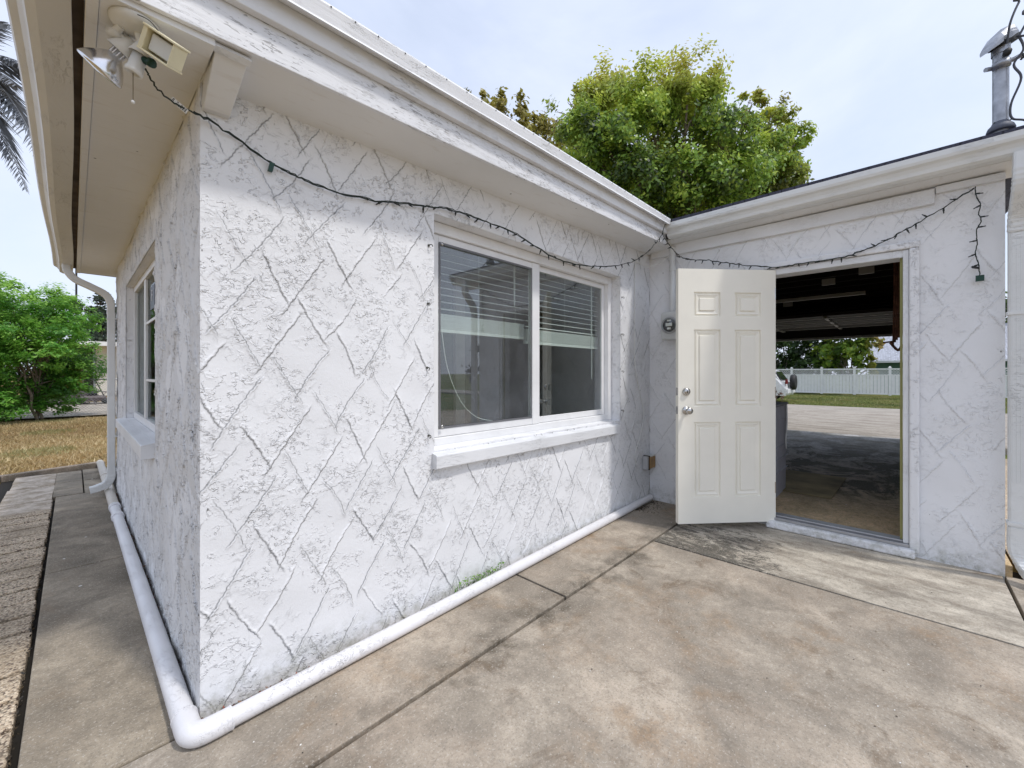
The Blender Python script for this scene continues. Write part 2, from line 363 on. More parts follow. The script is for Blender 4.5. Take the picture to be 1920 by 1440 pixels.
# ------------------------------------------------------------------ stucco relief
def relief(U, V, seed, keep=.9):
    r = np.random.default_rng(seed); H = np.zeros_like(U); C = np.zeros_like(U)
    u0, u1, v0, v1 = U.min(), U.max(), V.min(), V.max()
    us = U[0]; vs = V[:, 0]
    def stroke(pu, pv, ang, L, amp, ca=1.0):
        nonlocal H, C
        du, dv = math.cos(ang), math.sin(ang); m = .07
        a, b = pu, pv; c, d = pu + du * L, pv + dv * L
        i0, i1 = np.searchsorted(us, (min(a, c) - m, max(a, c) + m)); j0, j1 = np.searchsorted(vs, (min(b, d) - m, max(b, d) + m))
        if i1 - i0 < 3 or j1 - j0 < 3: return
        uu = U[j0:j1, i0:i1] - a; vv = V[j0:j1, i0:i1] - b
        s = uu * du + vv * dv; n = -uu * dv + vv * du
        bend = r.normal(0, .006)
        n = n + bend * np.sin(np.pi * np.clip(s / L, 0, 1)) + .0018 * np.sin(s * r.uniform(70, 130) + r.uniform(0, 6)) + .001 * np.sin(s * 310)
        e = 1 / (1 + np.exp(-(s) / .006)) * 1 / (1 + np.exp((s - L) / .006))
        w = .0034
        ridge = np.exp(-(n / w) ** 2); step = np.where(n > 0, np.exp(-n / .022), 0) * .45
        side = r.choice([-1, 1]); step = step if side > 0 else np.where(n < 0, np.exp(n / .022), 0) * .45
        amp2 = amp * (.75 + .25 * np.sin(s * 40 + r.uniform(0, 6)))
        H[j0:j1, i0:i1] = np.maximum(H[j0:j1, i0:i1], e * amp2 * (ridge + step))
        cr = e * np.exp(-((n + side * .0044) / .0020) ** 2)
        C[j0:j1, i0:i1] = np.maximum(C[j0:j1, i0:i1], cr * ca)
    for i in range(-60, 90):
        for j in range(-40, 60):
            pu = u0 + .043 + .15 * i + .105 * j; pv = 1.84 - .135 * i + .26 * j
            if not (u0 - .3 < pu < u1 + .3 and v0 - .3 < pv < v1 + .3): continue
            jx, jy = r.normal(0, .008, 2)
            if r.random() < keep: stroke(pu + jx, pv + jy, R(-61 + r.normal(0, 2.5)), r.uniform(.19, .235), r.uniform(.0036, .0056))
            jx, jy = r.normal(0, .008, 2)
            if r.random() < keep * .95: stroke(pu + .238 + jx, pv + .048 + jy, R(-123.5 + r.normal(0, 2)), r.uniform(.24, .32), r.uniform(.0036, .0056))
    # short curled trowel marks
    area = (u1 - u0) * (v1 - v0)
    for k in range(int(area * 420)):
        cu, cv = r.uniform(u0, u1), r.uniform(v0, v1)
        if math.sin(cu * 7.3 + 1.3 * math.sin(cv * 5)) + math.sin(cv * 8.1 + cu * 3) < -.1: continue
        ang = r.uniform(-.6, .6) + (0 if r.random() < .6 else r.uniform(0, 3)); L = r.uniform(.012, .034); amp = r.uniform(.001, .0024)
        for q in range(3):
            stroke(cu, cv, ang, L / 2.2, amp, .6); cu += math.cos(ang) * L / 2.4; cv += math.sin(ang) * L / 2.4; ang += r.normal(0, .7)
    # slow undulation of the plaster
    for _ in range(14):
        k1, k2 = r.normal(0, 9, 2); H += .0007 * np.sin(U * k1 + V * k2 + r.uniform(0, 6))
    return H, C
def stucco_wall(name, parent, u_rng, v_rng, hole, fn, seed, step=.006, fade_u=(True, True), keep=.9, mat=None):
    def ax(a, b, cuts):
        pts = sorted(set([a, b] + [c for c in cuts if a < c < b])); out = []
        for p, q in zip(pts[:-1], pts[1:]):
            k = max(1, round((q - p) / step)); out += list(np.linspace(p, q, k + 1)[:-1])
        return np.array(out + [b])
    cu = [hole[0], hole[1]] if hole else []; cv = [hole[2], hole[3]] if hole else []
    us, vs = ax(*u_rng, cu), ax(*v_rng, cv); U, V = np.meshgrid(us, vs); H, C = relief(U, V, seed, keep)
    fade = np.ones_like(U)
    if fade_u[0]: fade *= np.clip((U - us[0]) / .012, 0, 1) ** .5
    if fade_u[1]: fade *= np.clip((us[-1] - U) / .012, 0, 1) ** .5
    if hole:
        dx = np.maximum(np.maximum(hole[0] - U, U - hole[1]), 0); dy = np.maximum(np.maximum(hole[2] - V, V - hole[3]), 0)
        fade *= np.clip(np.hypot(dx, dy) / .01, 0, 1) ** .5
    H = H * fade; n, m = U.shape
    P = fn(U, V, H); P = np.stack(P, -1).reshape(-1, 3) - np.array(WLOC[parent])
    idx = np.arange(n * m).reshape(n, m)
    F = np.stack([idx[:-1, :-1], idx[:-1, 1:], idx[1:, 1:], idx[1:, :-1]], -1)
    if hole:
        uc = (U[:-1, :-1] + U[1:, 1:]) / 2; vc = (V[:-1, :-1] + V[1:, 1:]) / 2
        F = F[~((uc > hole[0]) & (uc < hole[1]) & (vc > hole[2]) & (vc < hole[3]))]
    F = F.reshape(-1, 4); used = np.unique(F); re = np.full(len(P), -1); re[used] = np.arange(len(used))
    me = np_mesh(name, P[used], re[F], True)
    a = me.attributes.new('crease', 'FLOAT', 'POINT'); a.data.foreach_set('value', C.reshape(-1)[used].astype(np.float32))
    return link(name, me, mat or STUCCO, parent)

# ================================================================== GROUND
L0 = 3.622
def struct(mb, name, mat, bevel=0): return tag(mb.build(name, mat, None, bevel), kind='structure')
g = MB()
gx = [-600, -60, -20, 0, 20, 60, 600]
for i in range(6):
    for j in range(6): g.add([(gx[i], gx[j], -.062), (gx[i + 1], gx[j], -.062), (gx[i + 1], gx[j + 1], -.062), (gx[i], gx[j + 1], -.062)], [(0, 1, 2, 3)])
struct(g, 'ground', mat_ground())
struct(B(-.9, 3.9, -9.2, 6.2, -.3, -.045), 'soil', DARKGAP)
CPAT, CSTR, CWALK = concrete('patio_concrete'), concrete('stained_strip_concrete', (.44, .385, .31), 'strip'), concrete('walk_concrete', (.36, .305, .23), 'walk')
struct(B(-.44, 2.658, -9, -.481, -.09, 0), 'patio', CPAT, .003)
struct(B(-.44, 1.573, -.461, -.032, -.09, 0), 'patio', CPAT, .003)
struct(B(1.589, 3.64, -.461, -.002, -.09, 0), 'patio', CPAT, .003)
struct(B(2.675, 3.64, -2.278, -.479, -.09, 0), 'patio', CSTR, .003)
struct(B(2.671, 3.64, -9, -2.293, -.09, 0), 'patio', CPAT, .003)
struct(B(-.435, -.0, -.02, 2.04, -.09, 0), 'path', CWALK, .006)
struct(B(-.435, -.0, 2.052, 4.39, -.09, -.001), 'path', CWALK, .006)
struct(B(-.44, 0, -.3, -.36, -.2, -.1), 'path_bed', DARKGAP)
# aggregate pavers beside the walk, and the paver apron at its end
AGG = mat_aggregate(); yb = .05; k = 0; pav = []
while yb < 5.6:
    w = random.uniform(.195, .215) if yb < 3.8 else .4
    dz = random.uniform(-.006, .004); x1 = -.455 + random.uniform(-.006, .006)
    o = B(-.79 + random.uniform(-.01, .01), x1, yb, yb + w - .024, -.08, dz).build('paver', AGG, None, .006)
    o['label'] = 'x'; o['group'] = 'pavers laid in a row beside the concrete walk'; pav.append((yb, o)); yb += w
for k, (xa, xb) in enumerate(((-.455, -.24), (-.23, 0.0))):
    for q in range(4):
        y0 = 4.41 + q * .375
        o = B(xa, xb, y0, y0 + .36, -.08, random.uniform(-.006, .002)).build('paver', CWALK, None, .006)
        o['group'] = 'pavers laid at the far end of the walk'; pav.append((100 + k * 10 + q, o))
for yb, o in pav:
    o['category'] = 'paver'
    near = [p for p in pav if p[0] < 3.8]; pale = [p for p in pav if 3.8 <= p[0] < 100]; end = [p for p in pav if p[0] >= 100]
ORD = 'first second third fourth fifth sixth seventh eighth ninth tenth eleventh twelfth thirteenth fourteenth fifteenth sixteenth seventeenth eighteenth nineteenth twentieth'.split()
def nth(k): return ORD[k] if k < 20 else 'twenty-' + ORD[k - 20] if k < 29 else 'thirtieth' if k == 29 else 'thirty-' + ORD[k - 30]
for k, (yb, o) in enumerate(reversed(near)): o['label'] = 'rough aggregate paver beside the long walk slabs, ' + nth(k) + ' counted back from the pale pavers'
for k, (yb, o) in enumerate(pale): o['label'] = 'pale bleached paver in the row beside the walk, ' + nth(k) + ' counted towards the lawn'
for k, (yb, o) in enumerate(end): o['label'] = 'grey paver past the walk slabs, ' + ('outer' if k < 4 else 'wall-side') + ' column, ' + nth(k % 4) + ' towards the lawn'
KERB = concrete('kerb_concrete', (.34, .28, .22), 'walk')
for (a, b, lab) in (((-1.75, 5.78), (-.93, 5.98), 'long weathered concrete edging block on the left edge of the lawn'), ((-.915, 5.985), (-.02, 6.26), 'long weathered concrete edging block behind the end of the white pipe')):
    d = Vector((b[0] - a[0], b[1] - a[1], 0)); c = Vector(((a[0] + b[0]) / 2, (a[1] + b[1]) / 2, -.01)); n = Vector((-d.y, d.x, 0)).normalized()
    o = MB().obox(c, d / 2, n * .05, (0, 0, .04)).build('edging_block', KERB, None, .008); tag(o, lab, 'edging', 'edging blocks between pavers and lawn')
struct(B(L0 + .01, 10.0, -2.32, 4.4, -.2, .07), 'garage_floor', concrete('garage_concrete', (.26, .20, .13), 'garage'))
def sheet(name, pts, z, mat):
    return struct(MB().add([(x, y, z) for x, y in pts], [tuple(range(len(pts)))]), name, mat)
drive = concrete('driveway_concrete', (.42, .37, .31), 'drive')
struct(B(10.0, 16.35, -5.5, .42, -.15, .045), 'driveway', drive, .01)
sheet('driveway_flare', [(12.9, .42), (16.35, .30), (17.2, 1.7), (16.35, 1.75)], .012, drive)
sheet('road', [(16.35, -80), (19.5, -80), (19.5, 80), (16.35, 80)], .004, concrete('road_concrete', (.50, .47, .43), 'drive'))
sheet('gravel', [(-14, 15.75), (9, 15.75), (9, 24), (-14, 24)], .002, concrete('gravel_dirt', (.50, .44, .36), 'walk'))
sheet('gravel_bed', [(3.66, -9), (9, -9), (9, -2.36), (3.66, -2.36)], .004, AGG)

# ================================================================== HOUSE
house = thing('house', 'white stucco single-storey house with attached garage, weathered eaves and a sliding window', 'house', (1.8, 2.0, 0))
YE = 4.15          # far end of the left wall
OPA = (1.022, 3.037, .83, 2.112); OPL = (1.19, 3.06, .86, 2.0); OPB = (1.03, 1.862, .0, 2.10)
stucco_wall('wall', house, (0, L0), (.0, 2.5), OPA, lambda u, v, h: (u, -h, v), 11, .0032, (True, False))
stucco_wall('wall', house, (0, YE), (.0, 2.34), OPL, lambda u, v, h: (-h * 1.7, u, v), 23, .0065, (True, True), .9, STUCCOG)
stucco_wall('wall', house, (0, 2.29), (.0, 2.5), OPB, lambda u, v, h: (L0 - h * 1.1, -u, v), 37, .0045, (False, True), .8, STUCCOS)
# solid cores behind the stucco skin
def core(mb, horiz, a, b, t0, t1, zt, op):
    def bx(p, q, z0, z1):
        if q - p < 1e-4 or z1 - z0 < 1e-4: return
        mb.box(*((p, q, t0, t1) if horiz else (t0, t1, p, q)), z0, z1)
    bx(a, op[0], -.1, zt); bx(op[1], b, -.1, zt); bx(op[0], op[1], -.1, op[2]); bx(op[0], op[1], op[3], zt)
core(c1 := MB(), True, .155, L0 - .0, .003, .15, 2.5, OPA); c1.build('wall_core', STUCCO, house)
core(c2 := MB(), False, .003, YE, .003, .15, 2.36, OPL); c2.build('wall_core', STUCCO, house)
core(c3 := MB(), False, -2.289, .0, L0 + .003, L0 + .15, 2.5, (-OPB[1], -OPB[0], .07, OPB[3])); c3.build('wall_core', STUCCO, house)
B(.155, 8, YE - .15, YE, -.1, 2.4).build('back_wall', STUCCO, house)
B(L0 + .155, 9.9, -2.289, -2.15, -.1, 2.6).build('garage_side_wall', STUCCO, house)
# rooms
B(.15, L0 + .5, .151, YE - .151, -.05, .06).build('room_floor', IFLR, house)
B(.151, L0 + .5, .151, YE - .151, 2.32, 2.36).build('room_ceiling', IWALL, house)
B(L0 + .5, L0 + .6, .151, YE - .151, .06, 2.32).build('room_wall', IWALL, house)
B(.4, L0 + .49, 3.4, 3.5, .06, 2.32).build('room_wall', simple('room_back_wall', (.20, .19, .18), .9), house)
# garage interior
gi = MB(); gi.box(L0 + .155, 9.8, -2.14, -2.1, .08, 2.5); gi.box(L0 + .61, 9.8, 3.6, 3.7, .08, 2.5)
gi.box(L0 + .61, L0 + .66, .2, 3.6, .08, 2.5); gi.box(L0 + .16, L0 + .66, .155, .2, .08, 2.5); gi.build('garage_lining', GWALL, house)
B(9.8, 9.95, -2.289, -1.95, -.1, 2.6).box(9.8, 9.95, 2.95, 4.2, -.1, 2.6).box(9.8, 9.95, -1.95, 2.95, 2.12, 2.6).build('garage_front_wall', STUCCO, house)
gc = MB(); gc.box(L0 + .155, 9.79, -2.1, 3.6, 2.52, 2.55)
for k in range(15): gc.box(L0 + .2 + k * .41, L0 + .24 + k * .41, -2.1, 3.6, 2.40, 2.518)
gc.build('garage_ceiling', WOODD, house)
# raised sectional door on tracks
gd = thing('garage_door', 'dark raised overhead garage door with horizontal tracks under the ceiling', 'garage door', (8.6, .5, 2.1))
for k in range(4):
    x0 = 7.35 + k * .56
    p = MB().box(x0, x0 + .545, -1.9, 2.9, 2.10, 2.14).build('door_section', simple('rusty_door_panel', (.035, .028, .022), .7, var=.5, scale=3) if k == 0 else bpy.data.materials['rusty_door_panel'], gd)
    m = MB()
    for yy in (-1.85, -1.0, -.1, .8, 1.8, 2.8): m.box(x0 + .02, x0 + .52, yy, yy + .04, 2.07, 2.098)
    m.box(x0, x0 + .04, -1.9, 2.9, 2.06, 2.069)
    m.build('strut', simple('pale_steel', (.42, .40, .36), .5, .2) if k == 0 else bpy.data.materials['pale_steel'], gd)
PS = bpy.data.materials['pale_steel']
MB().box(9.59, 9.64, -1.95, 2.95, 1.93, 2.12).build('door_section', bpy.data.materials['rusty_door_panel'], gd)
MB().box(9.585, 9.589, -1.95, 2.95, 1.925, 1.945).box(9.59, 9.65, -1.95, 2.95, 1.905, 1.925).build('bottom_seal', PS, gd)
for yy in (-1.93, 2.93): MB().box(5.2, 9.7, yy - .02, yy + .02, 2.16, 2.2).build('track', PS, gd)
MB().tube([(9.55, -1.9, 2.27), (9.55, 2.9, 2.27)], .016, 8).build('torsion_tube', PS, gd)
MB().box(6.2, 6.24, -1.5, 2.6, 2.2, 2.24).box(5.0, 5.03, -1.4, -.1, 2.3, 2.33).build('cross_brace', PS, gd)
for k, (yy, xx) in enumerate(((-.6, 7.1), (-1.25, 5.6), (-1.6, 5.2))): MB().box(xx, xx + .03, yy - .02, yy + .1, 2.26, 2.33).build('bracket', PS, gd)

# --- eaves over the window wall
def zf(x): return 2.322 + .032 * x
def zt(x): return 2.588 + .012 * x
sf = MB(); XS = (-.33, 1.2, 2.6, 3.50)
def strip(mb, fa, fb, xs=XS):
    """quad strip box between profile functions fa(x)->ring"""
    mb.loft([fa(x) for x in xs]); return mb
strip(sf, lambda x: [(x, -.232, zf(x) + .006), (x, .01, 2.292 + .036 * x), (x, .01, 2.34 + .036 * x), (x, -.232, zf(x) + .04)], None, (0.001, 1.2, 2.6, L0)); sf.build('soffit', SOFF, house)
strip(MB(), lambda x: [(x, -.25, zf(x)), (x, -.233, zf(x)), (x, -.233, 2.52 + .02 * x), (x, -.25, 2.52 + .02 * x)], None, (-.34, 1.2, 2.6, L0 - .19)).build('fascia_board', PAINT, house, .003)
strip(MB(), lambda x: [(x, -.278, 2.448 + .021 * x), (x, -.252, 2.445 + .021 * x), (x, -.252, 2.56 + .02 * x), (x, -.278, 2.56 + .02 * x)], None, (-.34, 1.2, 2.6, L0 - .215)).build('fascia_board', TRIM, house, .003)
strip(MB(), lambda x: [(x, -.322, 2.51 + .02 * x), (x, -.28, 2.525 + .02 * x), (x, -.28, zt(x)), (x, -.322, zt(x)), (x, -.326, zt(x) - .01), (x, -.318, 2.52 + .02 * x)], None, (-.47, 1.2, 2.6, L0 - .25)).build('drip_edge', FASC, house)
st = MB().box(0, .005, -.0015, 0, 0, .004).build('staple', BLACKM, None); st.parent = house
for k in range(34):
    xx = -.2 + k * .105 + random.uniform(-.02, .02); z = zt(xx) - .012; o = st if k == 0 else st.copy()
    if k: COL.objects.link(o)
    o.location = Vector((xx, -.3265, z)) - WLOC[house]
# main roof
MB().loft([[(x, -.30, zt(x) + .001), (x, 4.5, 2.60 + .012 * x), (x, 4.5, 2.64 + .012 * x), (x, -.296, zt(x) + .006)] for x in (-.40, L0 - .27, L0 + .45)]).build('roof', ROOFM, house)
# short brace at the corner
bz = 2.31
MB().loft([[(0.004, -.03, 2.195), (.086, -.03, 2.20), (.086, 0.004, 2.20), (0.004, 0.004, 2.195)],
           [(0.006, -.215, 2.318), (.10, -.215, 2.322), (.10, -.03, 2.326), (0.006, -.03, 2.324)]]).build('corner_brace', SOFF, house, .003)
MB().obox((.053, -.212, 2.312), (.052, 0, .001), (0, .012, -.004), (0, .002, .006)).build('brace_cap', TRIM, house)
# --- left eave
ls = MB(); ls.loft([[(-.262, y, 2.30), (.0, y, 2.30), (0, y, 2.34), (-.262, y, 2.34)] for y in (-.232, 1.5, 3, 4.42)]); ls.build('soffit', SOFF, house)
MB().loft([[(-.29, y, 2.295), (-.263, y, 2.295), (-.263, y, 2.47), (-.29, y, 2.47)] for y in (-.232, 4.42)]).build('fascia_board', SOFF, house, .002)
MB().box(-.330, -.291, -.23, 4.4, 2.335, 2.345).build('gutter_gap', simple('gap_shade', (.13, .095, .065), .9, var=.5), house)  # dark strip painted in for the shade between fascia and gutter
B(-.29, .6, 4.405, 4.43, 2.30, 2.6).build('fascia_board', SOFF, house)
KG = [(0, 0), (-.062, 0), (-.082, .012), (-.088, .035), (-.100, .055), (-.118, .068), (-.124, .085), (-.124, .118), (-.118, .118), (-.118, .09), (-.096, .064), (-.080, .04), (-.058, .006), (-.006, .006), (-.006, .12), (0, .12)]
gl = thing  # noqa
def gutter(name, fn, ts, mat, wob=0):
    mb = MB(); mb.loft([[fn(p + (random.uniform(-wob, wob) if wob else 0) * 0, q, t) for p, q in KG] for t in ts])
    return mb.build(name, mat, house)
gutter('gutter', lambda p, q, y: (-.316 + p * 1.14 + .005 * math.sin(y * 2.1), y, 2.302 + q * 1.02), [-.34 + k * .26 for k in range(20)], GUTL)
# --- eaves over the door wall
XG = L0 - .148
def zg(y): return 2.478 - .012 * y
gutter('gutter', lambda p, q, y: (XG + p, y, zg(y) + q * 1.0), [-.275, -.8, -1.6, -2.2, -2.62], GUT)
MB().loft([[(XG + .002, y, zg(y) - .002), (XG + .02, y, zg(y) - .002), (XG + .02, y, zg(y) + .12), (XG + .002, y, zg(y) + .12)] for y in (-.25, -2.6)]).build('fascia_board', SOFF, house)
MB().loft([[(XG + .021, y, zg(y) - .0), (L0 + .1, y, zg(y) - .03), (L0 + .1, y, zg(y) - .01), (XG + .021, y, zg(y) + .02)] for y in (-.02, -2.6)]).build('soffit', SOFF, house)
MB().box(L0 - .034, L0 - .0, -1.985, -.03, 2.372, 2.47).build('frieze_board', TRIM, house, .004)
MB().box(L0 - .034, L0 - .0, -2.29, -1.99, 2.437, 2.48).build('frieze_board', TRIM, house, .004)
MB().loft([[(XG - .122, y, 2.60 - .006 * y), (9.4, y, 3.25), (9.4, y, 3.29), (XG - .128, y, 2.62 - .009 * y)] for y in (-.29, -1.2, -2.62)]).build('garage_roof', ROOFM, house)
MB().loft([[(9.4, y, 3.25), (10.4, y, 3.1), (10.4, y, 3.14), (9.4, y, 3.29)] for y in (-2.62, 4.5)]).build('garage_roof', ROOFM, house)
MB().loft([[(L0 + .46, y, 2.67), (9.4, y, 3.25), (9.4, y, 3.29), (L0 + .46, y, 2.71)] for y in (-.285, 4.5)]).build('garage_roof', ROOFM, house)
MB().add([(L0 + .1, -2.289, 2.5), (9.9, -2.289, 2.5), (9.9, -2.289, 3.2), (L0 + .1, -2.289, 2.62)], [(0, 1, 2, 3)]).build('gable_wall', STUCCO, house)

# --- sliding window in the long wall
win = MB()
yf, yg = .085, .128
x0, x1, z0, z1 = OPA
def frame_rect(mb, x0, x1, z0, z1, w, ya, yb2, wb=None):
    wb = wb or w
    mb.box(x0, x0 + w, ya, yb2, z0, z1); mb.box(x1 - w, x1, ya, yb2, z0, z1); mb.box(x0 + w, x1 - w, ya, yb2, z1 - w, z1); mb.box(x0 + w, x1 - w, ya, yb2, z0, z0 + wb)
frame_rect(win, x0 + .002, x1 - .002, z0 + .002, z1 - .002, .062, yf, .15, .05)
wobj = win.build('window', VINYL, house, .004)
s = MB(); frame_rect(s, x0 + .066, 1.995, z0 + .054, z1 - .066, .040, .104, .122, .045); s.build('sash', VINYL, wobj, .003)
s = MB(); frame_rect(s, 1.95, x1 - .066, z0 + .054, z1 - .066, .040, .124, .142, .045); s.box(1.95, 2.03, .098, .1235, z0 + .054, z1 - .066); s.build('sash', VINYL, wobj, .003)
s = MB(); frame_rect(s, x0 + .107, 1.954, z0 + .100, z1 - .107, .012, .101, .1035); s.build('screen_frame', simple('grey_frame', (.16, .16, .17), .5), wobj)
B(x0 + .106, 1.955, .112, .114, z0 + .099, z1 - .106).build('pane', SCREENG, wobj)
B(1.99, x1 - .106, .132, .134, z0 + .099, z1 - .106).build('pane', GLASS, wobj)
s = MB().loft([[(1.008, -.042, .738), (1.008, .083, .738), (1.008, .083, .842), (1.008, -.042, .812)], [(2.95, -.040, .728), (2.95, .083, .728), (2.95, .083, .838), (2.95, -.040, .802)]])
s.build('sill', TRIM, wobj, .006)
for xx, zz in ((1.19, 1.99), (1.19, .945)): MB().lathe((xx - .05, .083, zz), (0, -1, 0), [(0, 0), (.010, 0), (.010, .003), (0, .003)], 12).build('screw_cover', CHROME, wobj)
# --- far sliding window in the left wall
y0, y1, z0, z1 = OPL
s = MB()
for a, b, c, d in ((y0, y0 + .05, z0, z1), (y1 - .05, y1, z0, z1), (y0 + .05, y1 - .05, z1 - .05, z1), (y0 + .05, y1 - .05, z0, z0 + .055)): s.box(.05, .078, a + .001, b - .001, c + .001, d - .001)
wl = s.build('window', VINYL, house, .003)
s = MB(); ym = 2.32
s.box(.056, .069, ym - .07, ym + .03, z0 + .055, z1 - .05)
for zz in (1.20, 1.62): s.box(.060, .069, y0 + .05, ym - .07, zz - .009, zz + .009)
s.build('sash', VINYL, wl)
B(.070, .072, y0 + .05, y1 - .05, z0 + .055, z1 - .05).build('pane', GLASSD, wl)
MB().loft([[(-.058, 1.21, .775), (.048, 1.21, .775), (.048, 1.21, .866), (-.058, 1.21, .850)], [(-.058, 3.2, .775), (.048, 3.2, .775), (.048, 3.2, .866), (-.058, 3.2, .850)]]).build('sill', TRIM, wl, .005)
# lettered sticker on the small pane
def text(name, body, size, mat, parent, M4, ext=.0008):
    cu = bpy.data.curves.new(name, 'FONT'); cu.body = body; cu.size = size; cu.extrude = ext; cu.align_x = 'CENTER'; cu.align_y = 'CENTER'
    tmp = bpy.data.objects.new(name, cu); COL.objects.link(tmp)
    dg = bpy.context.evaluated_depsgraph_get(); me = bpy.data.meshes.new_from_object(tmp.evaluated_get(dg)); bpy.data.objects.remove(tmp)
    off = WLOC.get(parent, Vector()); me.transform(Matrix.Translation(-off) @ M4); me.materials.clear(); me.materials.append(mat)
    return link(name, me, None, parent)
B(.066, .0695, 1.86, 2.08, 1.70, 1.86).build('sticker', simple('dark_sticker', (.05, .06, .10), .4), wl)
text('sticker_letter', 'F', .11, simple('white_print', (.8, .8, .8), .5), wl, Matrix.Translation((.0645, 1.98, 1.79)) @ Euler((R(90), 0, R(-90))).to_matrix().to_4x4())

# --- doorway with frame, threshold and the open six-panel door
ya, yb = -OPB[0], -OPB[1]            # -1.07, -1.862
s = MB()
s.box(L0 - .012, L0 + .14, yb, yb + .03, .085, 2.098); s.box(L0 - .012, L0 + .14, ya - .012, ya, .085, 2.098); s.box(L0 - .012, L0 + .14, yb + .03, ya - .012, 2.05, 2.098)
dframe = s.build('door_frame', TRIM, house, .003)
s = MB(); s.box(L0 - .03, L0 - .0045, yb - .052, yb - .001, .03, 2.1015); s.box(L0 - .03, L0 - .0045, yb - .052, ya + .03, 2.102, 2.15)
s.build('brick_mould', STUCCO, house, .01)
s = MB(); s.box(L0 + .02, L0 + .03, yb + .031, yb + .045, .1, 2.05); s.build('weather_strip', simple('yellowed_strip', (.28, .27, .10), .6), house)
B(L0 - .075, L0 + .16, yb - .03, ya + .01, .002, .062).build('doorstep', STUCCO, house, .012)
s = MB(); s.box(L0 - .035, L0 + .13, yb, ya, .0635, .084); s.box(L0 + .0, L0 + .04, yb + .031, ya, .085, .098); s.build('threshold', ALU, house, .003)
hx, hy = L0 - .022, -1.078; ang = math.atan2(.551, -.603); d = Vector((math.cos(ang), math.sin(ang), 0)); nrm = Vector((-d.y, d.x, 0))  # door direction, normal
if nrm.x > 0: nrm = -nrm
DW, DZ0, DZ1 = .815, .05, 2.085; org = Vector((hx, hy, 0)) + nrm * .006
def dp(u, z, n): p = org + d * u + nrm * n; return (p.x, p.y, z)
door = MB()
panels = []
for (a, b) in ((.125, .345), (.465, .685)):
    for (c, e) in ((.26, .86), (.985, 1.60), (1.705, 1.90)): panels.append((a, b, c, e))
def dbox(mb, u0, u1, za, zb, n0, n1):
    mb.add([dp(u0, za, n0), dp(u1, za, n0), dp(u1, za, n1), dp(u0, za, n1), dp(u0, zb, n0), dp(u1, zb, n0), dp(u1, zb, n1), dp(u0, zb, n1)],
           [(3, 2, 1, 0), (4, 5, 6, 7), (0, 1, 5, 4), (1, 2, 6, 5), (2, 3, 7, 6), (3, 0, 4, 7)])
# slab front skin with stamped panels
us = [0, .125, .345, .465, .685, DW]; zs = [DZ0, .26, .86, .985, 1.60, 1.705, 1.90, DZ1]
for i in range(5):
    for j in range(7):
        isp = i in (1, 3) and j in (1, 3, 5)
        if not isp: door.add([dp(us[i], zs[j], 0), dp(us[i + 1], zs[j], 0), dp(us[i + 1], zs[j + 1], 0), dp(us[i], zs[j + 1], 0)], [(0, 1, 2, 3)])
        else:
            a, b, c, e = us[i], us[i + 1], zs[j], zs[j + 1]
            seq = [(0, 0), (.005, -.013), (.014, -.013), (.020, -.003), (.046, -.012), (.051, -.001)]
            rings = [[dp(a + m, c + m, h), dp(b - m, c + m, h), dp(b - m, e - m, h), dp(a + m, e - m, h)] for m, h in seq]
            for r0, r1 in zip(rings[:-1], rings[1:]):
                for k in range(4): door.add([r0[k], r0[(k + 1) % 4], r1[(k + 1) % 4], r1[k]], [(0, 1, 2, 3)])
            door.add(rings[-1], [(0, 1, 2, 3)])
dbox(door, 0.0005, DW - .0005, DZ0, DZ1, -.044, -.012)
for (a, b, c, e) in ((0, .001, DZ0, DZ1), (DW - .001, DW, DZ0, DZ1)): dbox(door, a, b, c, e, -.012, -.0002)
dbox(door, .0012, DW - .0012, DZ0, DZ0 + .001, -.012, -.0002); dbox(door, .0012, DW - .0012, DZ1 - .001, DZ1, -.012, -.0002)
dobj = door.build('door', DOORM, house)
WLOC[dobj] = WLOC[house]
def dl(u, z, prof, mat, name, parent=dobj, seg=24):
    return MB().lathe(dp(u, z, 0), nrm, prof, seg).build(name, mat, parent)
kn = dl(DW - .065, .955, [(0, 0), (.034, 0), (.034, .004), (.026, .010), (.012, .012), (.011, .032), (.020, .036), (.027, .046), (.028, .056), (.022, .066), (0, .069)], CHROME, 'door_knob')
bo = dl(DW - .065, 1.105, [(0, 0), (.032, 0), (.031, .010), (.024, .017), (.022, .020), (0, .020)], CHROME, 'deadbolt')
p = Vector(dp(DW - .065, 1.105, .021)); MB().obox(p, d * .0025, nrm * .002, (0, 0, .010)).build('keyhole', BLACKM, bo)
for zz in (.955, 1.105):
    MB().add([dp(DW + .0006, zz - .03, -.010), dp(DW + .0006, zz - .03, -.036), dp(DW + .0006, zz + .03, -.036), dp(DW + .0006, zz + .03, -.010)], [(0, 1, 2, 3)]).build('latch_plate', CHROME, dobj)
for zz in (.28, 1.05, 1.85): MB().tube([(hx - .003, hy, zz), (hx - .003, hy, zz + .09)], .006, 8).build('hinge', CHROME, dobj)
dbox(sw := MB(), .002, DW - .002, DZ0 - .006, DZ0 - .0005, -.040, -.005); sw.build('door_sweep', BLACKM, dobj)

